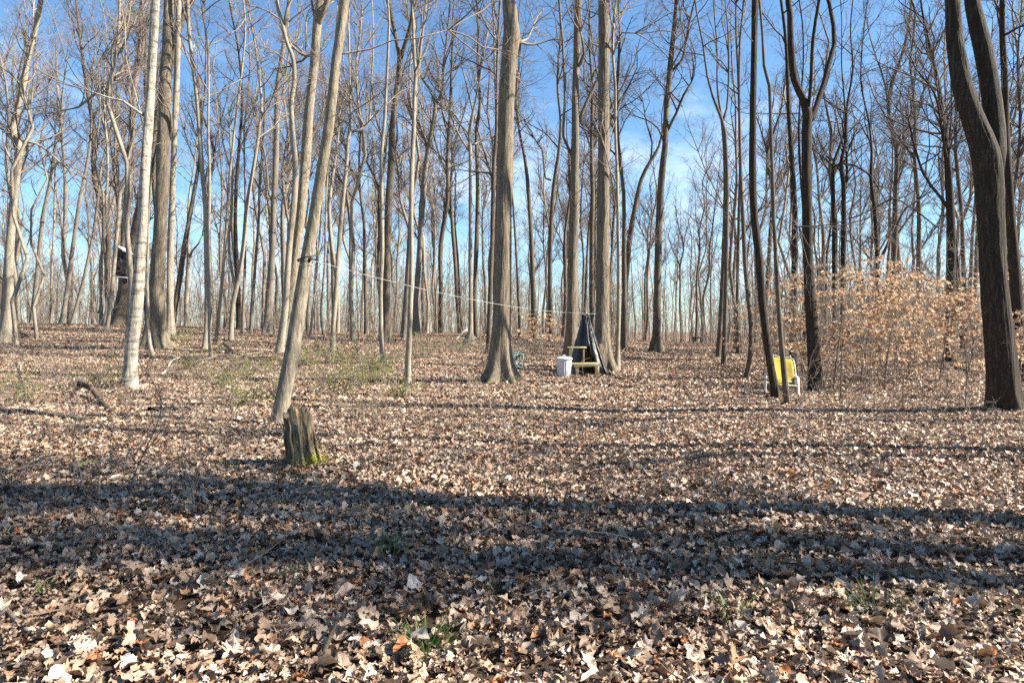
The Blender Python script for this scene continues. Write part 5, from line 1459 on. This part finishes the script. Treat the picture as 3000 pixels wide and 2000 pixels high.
# ------------------------------------------------------------------ tarp shelter
M_TARP = simple('black_tarp', (0.014, 0.0125, 0.012), .42, var=.4, scale=4, spec=.5)
def shelter():
    y = bb[1] + .75
    top = at(1716, 924, y); lo = at(1716, 1096, y)
    base = np.array([top[0], y, gz(top[0], y)])
    root = empty('tarp_shelter', base)
    H = top[2] - base[2]
    r = np.random.default_rng(6)
    xl = at(1668, 1060, y)[0] - base[0]; xr = at(1776, 1098, y)[0] - base[0]
    S, K = 72, 22
    a = np.arange(S) * 2 * np.pi / S
    fold = .05 * np.sin(7 * a + .6) + .035 * np.sin(13 * a + 2) + .03 * np.sin(21 * a) + r.normal(0, .012, S)
    V = np.zeros((K, S, 3))
    for k in range(K):
        t = k / (K - 1)
        cx = (xl + xr) / 2 * t ** 1.6
        rx = .085 + ((xr - xl) / 2 - .06) * t ** 1.1
        ry = .085 + .62 * t ** 1.05
        f = 1 + fold * (.9 + .6 * t) * 1.3 / (0.5 + t)
        V[k, :, 0] = cx + rx * f * np.cos(a) + r.normal(0, .006, S)
        V[k, :, 1] = ry * f * np.sin(a) + r.normal(0, .006, S)
        V[k, :, 2] = H * (1 - t) + .03 * np.sin(5 * a + 4 * t) * (1 if k < 2 else .25) + (0 if k < K - 1 else -.03)
    V[0] += r.normal(0, .02, V[0].shape)
    front = np.mod(a - 1.5 * np.pi + np.pi, 2 * np.pi) - np.pi       # 0 towards the clearing
    i = np.arange(K * S).reshape(K, S)
    Q = []
    for k in range(K - 1):
        t = k / (K - 1)
        for s in range(S):
            if t > .48 and -.75 * (t - .4) * 1.7 < front[s] < .62 * (t - .4) * 1.7:
                continue
            j = (s + 1) % S
            Q.append((i[k, s], i[k + 1, s], i[k + 1, j], i[k, j]))
    tarp = obj('tarp', Geo().add(V.reshape(-1, 3), Q), M_TARP, root, True)
    md = tarp.modifiers.new('thickness', 'SOLIDIFY'); md.thickness = .006
    # knotted crest, ragged hem and the bright standing seam
    part('tarp_crest', lathe([(.0, H - .08), (.10, H - .05), (.085, H + .01), (.05, H + .06), (.07, H + .09), (.0, H + .10)], 14, lambda a_, k: 1 + .22 * np.sin(a_ * 5 + k)), M_TARP, root, True)
    sm = [V[k, int(S * .905)] + np.array([.0, -.03, 0]) for k in range(0, K)]
    part('seam', tube(sm, np.linspace(.02, .034, K), 7), M_TARP, root, True)
    sm = [V[k, int(S * .66)] + np.array([.0, -.02, 0]) for k in range(0, 12)]
    part('seam', tube(sm, np.linspace(.016, .024, 12), 7), M_TARP, root, True)
    hem = np.array([V[K - 1, int(S * .93)], V[K - 1, int(S * .93)] + [.10, -.10, .05], V[K - 1, int(S * .93)] + [.05, -.22, .03], V[K - 1, int(S * .93)] + [.22, -.30, .02]])
    part('hem', tube(hem, [.05, .06, .04, .02], 7), M_TARP, root, True)
    for q in range(6):
        xx = -.34 + q * .145
        part('wood_board', box((xx + .06, -.02 + .02 * (q % 2), .48), (.125, .025, .98 - .05 * (q % 3)), (0, 0, 0), .005), M_PINE_D, root)
    for ang in (.6, 2.4, 4.0, 5.6):
        part('pole', tube([(.55 * math.cos(ang) + .05, .45 * math.sin(ang), -.1), (.02 * math.cos(ang), .02 * math.sin(ang), H - .05)], .022, 7), M_DEAD, root, True)
    tag(root, 'black plastic tarp shelter draped to a peak between two trunks', 'tent')
shelter()

# ------------------------------------------------------------------ teal plastic chair
M_TEAL = simple('teal_plastic', (0.09, 0.145, 0.14), .5, var=.2, scale=5)
def teal_chair():
    y = hit(1515, 1083)[1]
    m_ = y / 2000
    c = at(1512, 1080, y)
    base = np.array([c[0], y, gz(c[0], y)])
    root = empty('plastic_chair', base)
    def pt(px, py, dy=0):
        q = at(px, py, y) - base
        return np.array([q[0], dy, q[2]])
    # fan of back slats, tipping backwards
    for k in range(6):
        z0 = 1033 + k * 6.6
        wd = .36 - .022 * k
        p = pt(1503 + .6 * k, z0, .18 - .035 * k)
        part('slat', box(p, (wd, .02, .052), (-.25, .06, .1), .005), M_TEAL, root)
    part('back_frame', tube([pt(1519, 1029, .2), pt(1512, 1050, .12), pt(1510, 1078, -.05)], .02, 8), M_TEAL, root, True)
    part('back_frame', tube([pt(1487, 1031, .2), pt(1492, 1052, .12), pt(1494, 1078, -.05)], .02, 8), M_TEAL, root, True)
    part('seat', box(pt(1515, 1075, -.15), (.44, .42, .03), (.06, .03, .1), .008), M_TEAL, root)
    part('arm', box(pt(1527, 1037, -.02), (.15, .42, .028), (0, .05, -.15), .008), M_TEAL, root)
    part('arm', box(pt(1490, 1037, -.02), (.07, .42, .028), (0, .02, .1), .008), M_TEAL, root)
    for (a0, b0, a1, b1, d0, d1) in ((1531, 1037, 1535, 1078, -.2, -.24), (1497, 1037, 1511, 1083, -.2, -.3), (1522, 1040, 1521, 1072, .16, .2), (1490, 1040, 1490, 1074, .16, .2)):
        p0, p1 = pt(a0, b0, d0), pt(a1, b1, d1)
        p1[2] = max(p1[2], -.04)
        part('leg', tube([p0, (p0 + p1) / 2 + np.array([.01, 0, 0]), p1], [.024, .022, .02], 7), M_TEAL, root, True)
    tag(root, 'faded teal plastic armchair peeping out behind the great ridged trunk', 'chair')
teal_chair()

# ------------------------------------------------------------------ yellow lawn chair and dark camp chair
M_YEL = bark('yellow_canvas', (0.21, 0.145, 0.015), (0.36, 0.275, 0.035), (0.43, 0.34, 0.055), 7, .8, .003, (0.25, 0.18, 0.025))
M_WHITE = simple('white_plastic', (0.62, 0.59, 0.56), .5, var=.12)
M_ALU = simple('aluminium_tube', (0.36, 0.34, 0.29), .5, .5, var=.1)
def lawn_chair():
    y = hit(2342, 1166)[1]
    base_c = at(2316, 1160, y)
    base = np.array([base_c[0], y + .25, gz(base_c[0], y + .25)])
    root = empty('lawn_chair', base)
    def pt(cx_, cy_, dy):
        q = at(2100 + cx_ / 4.612, 880 + cy_ / 4.612, y) - base
        return np.array([q[0], dy, q[2]])
    tl, tr, bl, br = pt(842, 772, .30), pt(1160, 815, .30), pt(800, 1150, -.12), pt(1105, 1190, -.12)
    g = Geo(); nx, ny = 12, 16
    s, t = np.meshgrid(np.linspace(0, 1, nx), np.linspace(0, 1, ny))
    V = (tl[None, None] * (1 - s[..., None]) + tr * s[..., None]) * (1 - t[..., None]) + (bl * (1 - s[..., None]) + br * s[..., None]) * t[..., None]
    V[..., 1] += .05 * np.sin(np.pi * s) * np.sin(np.pi * np.clip(t * 1.1, 0, 1)) + .006 * np.sin(9 * s + 6 * t)
    i = np.arange(nx * ny).reshape(ny, nx)
    Q = np.stack([i[:-1, :-1], i[1:, :-1], i[1:, 1:], i[:-1, 1:]], -1).reshape(-1, 4)
    o = obj('back_canvas', Geo().add(V.reshape(-1, 3), Q), M_YEL, root, True)
    md = o.modifiers.new('thickness', 'SOLIDIFY'); md.thickness = .012
    fr = [bl + (br - bl) * -.02 + [0, 0, -.05], tl + [-.01, 0, 0], tl * .5 + tr * .5 + [0, .02, .012], tr + [.012, 0, 0], br + [.02, 0, -.06]]
    q, w_ = resample(fr, [.013] * 5, .06)
    part('frame', tube(q, .013, 8), M_ALU, root, True)
    for tt in (.80, .93):
        a_, b_ = tl * (1 - tt) + bl * tt, tr * (1 - tt) + br * tt
        part('crossbar', tube([a_ + [-.02, -.03, 0], b_ + [.03, -.03, 0]], .010, 7), M_ALU, root, True)
    s0, s1 = bl + np.array([0, 0, .0]), br
    seat = np.array([s0 + [0, .02, .02], s1 + [0, .02, .02], s1 + [.02, .55, .12], s0 + [-.02, .55, .12]])
    o = obj('seat_canvas', Geo().add(seat, [(0, 1, 2, 3)]), M_YEL, root)
    md = o.modifiers.new('thickness', 'SOLIDIFY'); md.thickness = .012
    # white moulded arms that turn down into the legs
    for (p, lab) in (([(1060, 1290, .1), (1098, 1190, -.02), (1118, 1110, -.1), (1140, 1050, -.02), (1150, 1060, .3), (1150, 1090, .5)], 0), ([(820, 1250, .1), (812, 1150, -.05), (805, 1080, -.1), (815, 1005, -.02), (822, 1000, .3), (822, 1050, .5)], 1)):
        P = [pt(*c_) for c_ in p]
        P[0][2] = max(P[0][2], 0)
        q, w_ = resample(P, [.03, .034, .036, .036, .034, .026], .06)
        part('arm', tube(q, w_, 9), M_WHITE, root, True)
    for p in ([(1142, 1060, -.06), (1132, 1200, -.12), (1118, 1330, -.2)], [(812, 1010, -.06), (800, 1160, -.1), (812, 1300, -.18)], [(1150, 1080, .48), (1135, 1290, .55)], [(822, 1050, .48), (830, 1250, .55)]):
        P = [pt(*c_) for c_ in p]
        P[-1][2] = gz(base[0] + P[-1][0], base[1] + P[-1][1]) - base[2] - .01
        q, w_ = resample(P, np.linspace(.034, .026, len(P)), .08)
        part('leg', tube(q, w_, 8), M_WHITE, root, True)
    tag(root, 'old yellow canvas lawn chair with white arms behind the slim tree', 'chair')
lawn_chair()
M_CAMP = simple('dark_green_fabric', (0.012, 0.03, 0.028), .7, var=.3)
def camp_chair():
    y = hit(2342, 1166)[1] + 1.5
    c = at(2293, 1110, y)
    base = np.array([c[0], y, gz(c[0], y)])
    root = empty('camp_chair', base)
    H = at(2293, 1042, y)[2] - base[2]; W = 50 / 2000 * y
    g = Geo(); nx, ny = 9, 7
    s, t = np.meshgrid(np.linspace(-.5, .5, nx), np.linspace(0, 1, ny))
    V = np.stack([s * W, -.06 + .14 * t - .05 * np.cos(np.pi * s) * 1.0, H * (.52 + .48 * t) - .03 * np.cos(np.pi * s) * t], -1)
    i = np.arange(nx * ny).reshape(ny, nx)
    Q = np.stack([i[:-1, :-1], i[:-1, 1:], i[1:, 1:], i[1:, :-1]], -1).reshape(-1, 4)
    o = obj('backrest', Geo().add(V.reshape(-1, 3), Q), M_CAMP, root, True)
    md = o.modifiers.new('thickness', 'SOLIDIFY'); md.thickness = .01
    V = np.stack([s * W, -.08 + .48 * t, H * .46 - .07 * np.cos(np.pi * s) * np.sin(np.pi * t)], -1)
    o = obj('seat', Geo().add(V.reshape(-1, 3), Q), M_CAMP, root, True)
    md = o.modifiers.new('thickness', 'SOLIDIFY'); md.thickness = .01
    for sg in (-1, 1):
        part('leg', tube([(sg * W / 2, .42, -.02), (-sg * W * .1, -.06, H * .4)], .011, 6), M_ALU, root, True)
        part('leg', tube([(sg * W / 2, -.14, -.02), (-sg * W * .1, .4, H * .44)], .011, 6), M_ALU, root, True)
        part('back_post', tube([(sg * W / 2, -.1, -.02), (sg * W / 2, -.06, H * .5), (sg * W / 2, .08, H * 1.02)], .011, 6), M_ALU, root, True)
        part('arm', tube([(sg * W / 2, -.03, H * .68), (sg * W / 2, .2, H * .69), (sg * W / 2, .44, H * .62)], .018, 6), M_CAMP, root, True)
    tag(root, 'dark green folding camp chair just behind the yellow lawn chair', 'chair')
camp_chair()
# small rail bench far along the path
def far_bench():
    y = 42.5
    c = at(2043, 1012, y)
    base = np.array([c[0], y, gz(c[0], y)])
    root = empty('rail_bench', base)
    part('rail', tube([(-.32, 0, .42), (.0, 0, .44), (.32, 0, .43)], .06, 8), M_LOG, root, True)
    for sg in (-1, 1):
        part('post', tube([(sg * .24, 0, -.1), (sg * .24, 0, .42)], .05, 7), M_LOG, root, True)
    tag(root, 'small log rail bench at the far end of the path', 'bench')
far_bench()
print('tris', sum(len(o.data.loop_triangles) or sum(len(p.vertices) - 2 for p in o.data.polygons) for o in {m.data: m for m in SC.objects if m.type == 'MESH'}.values() if len(o.data.polygons) < 400) , len(SC.objects))
print('TRIS', sum(len(me.loops) - 2 * len(me.polygons) for me in bpy.data.meshes))
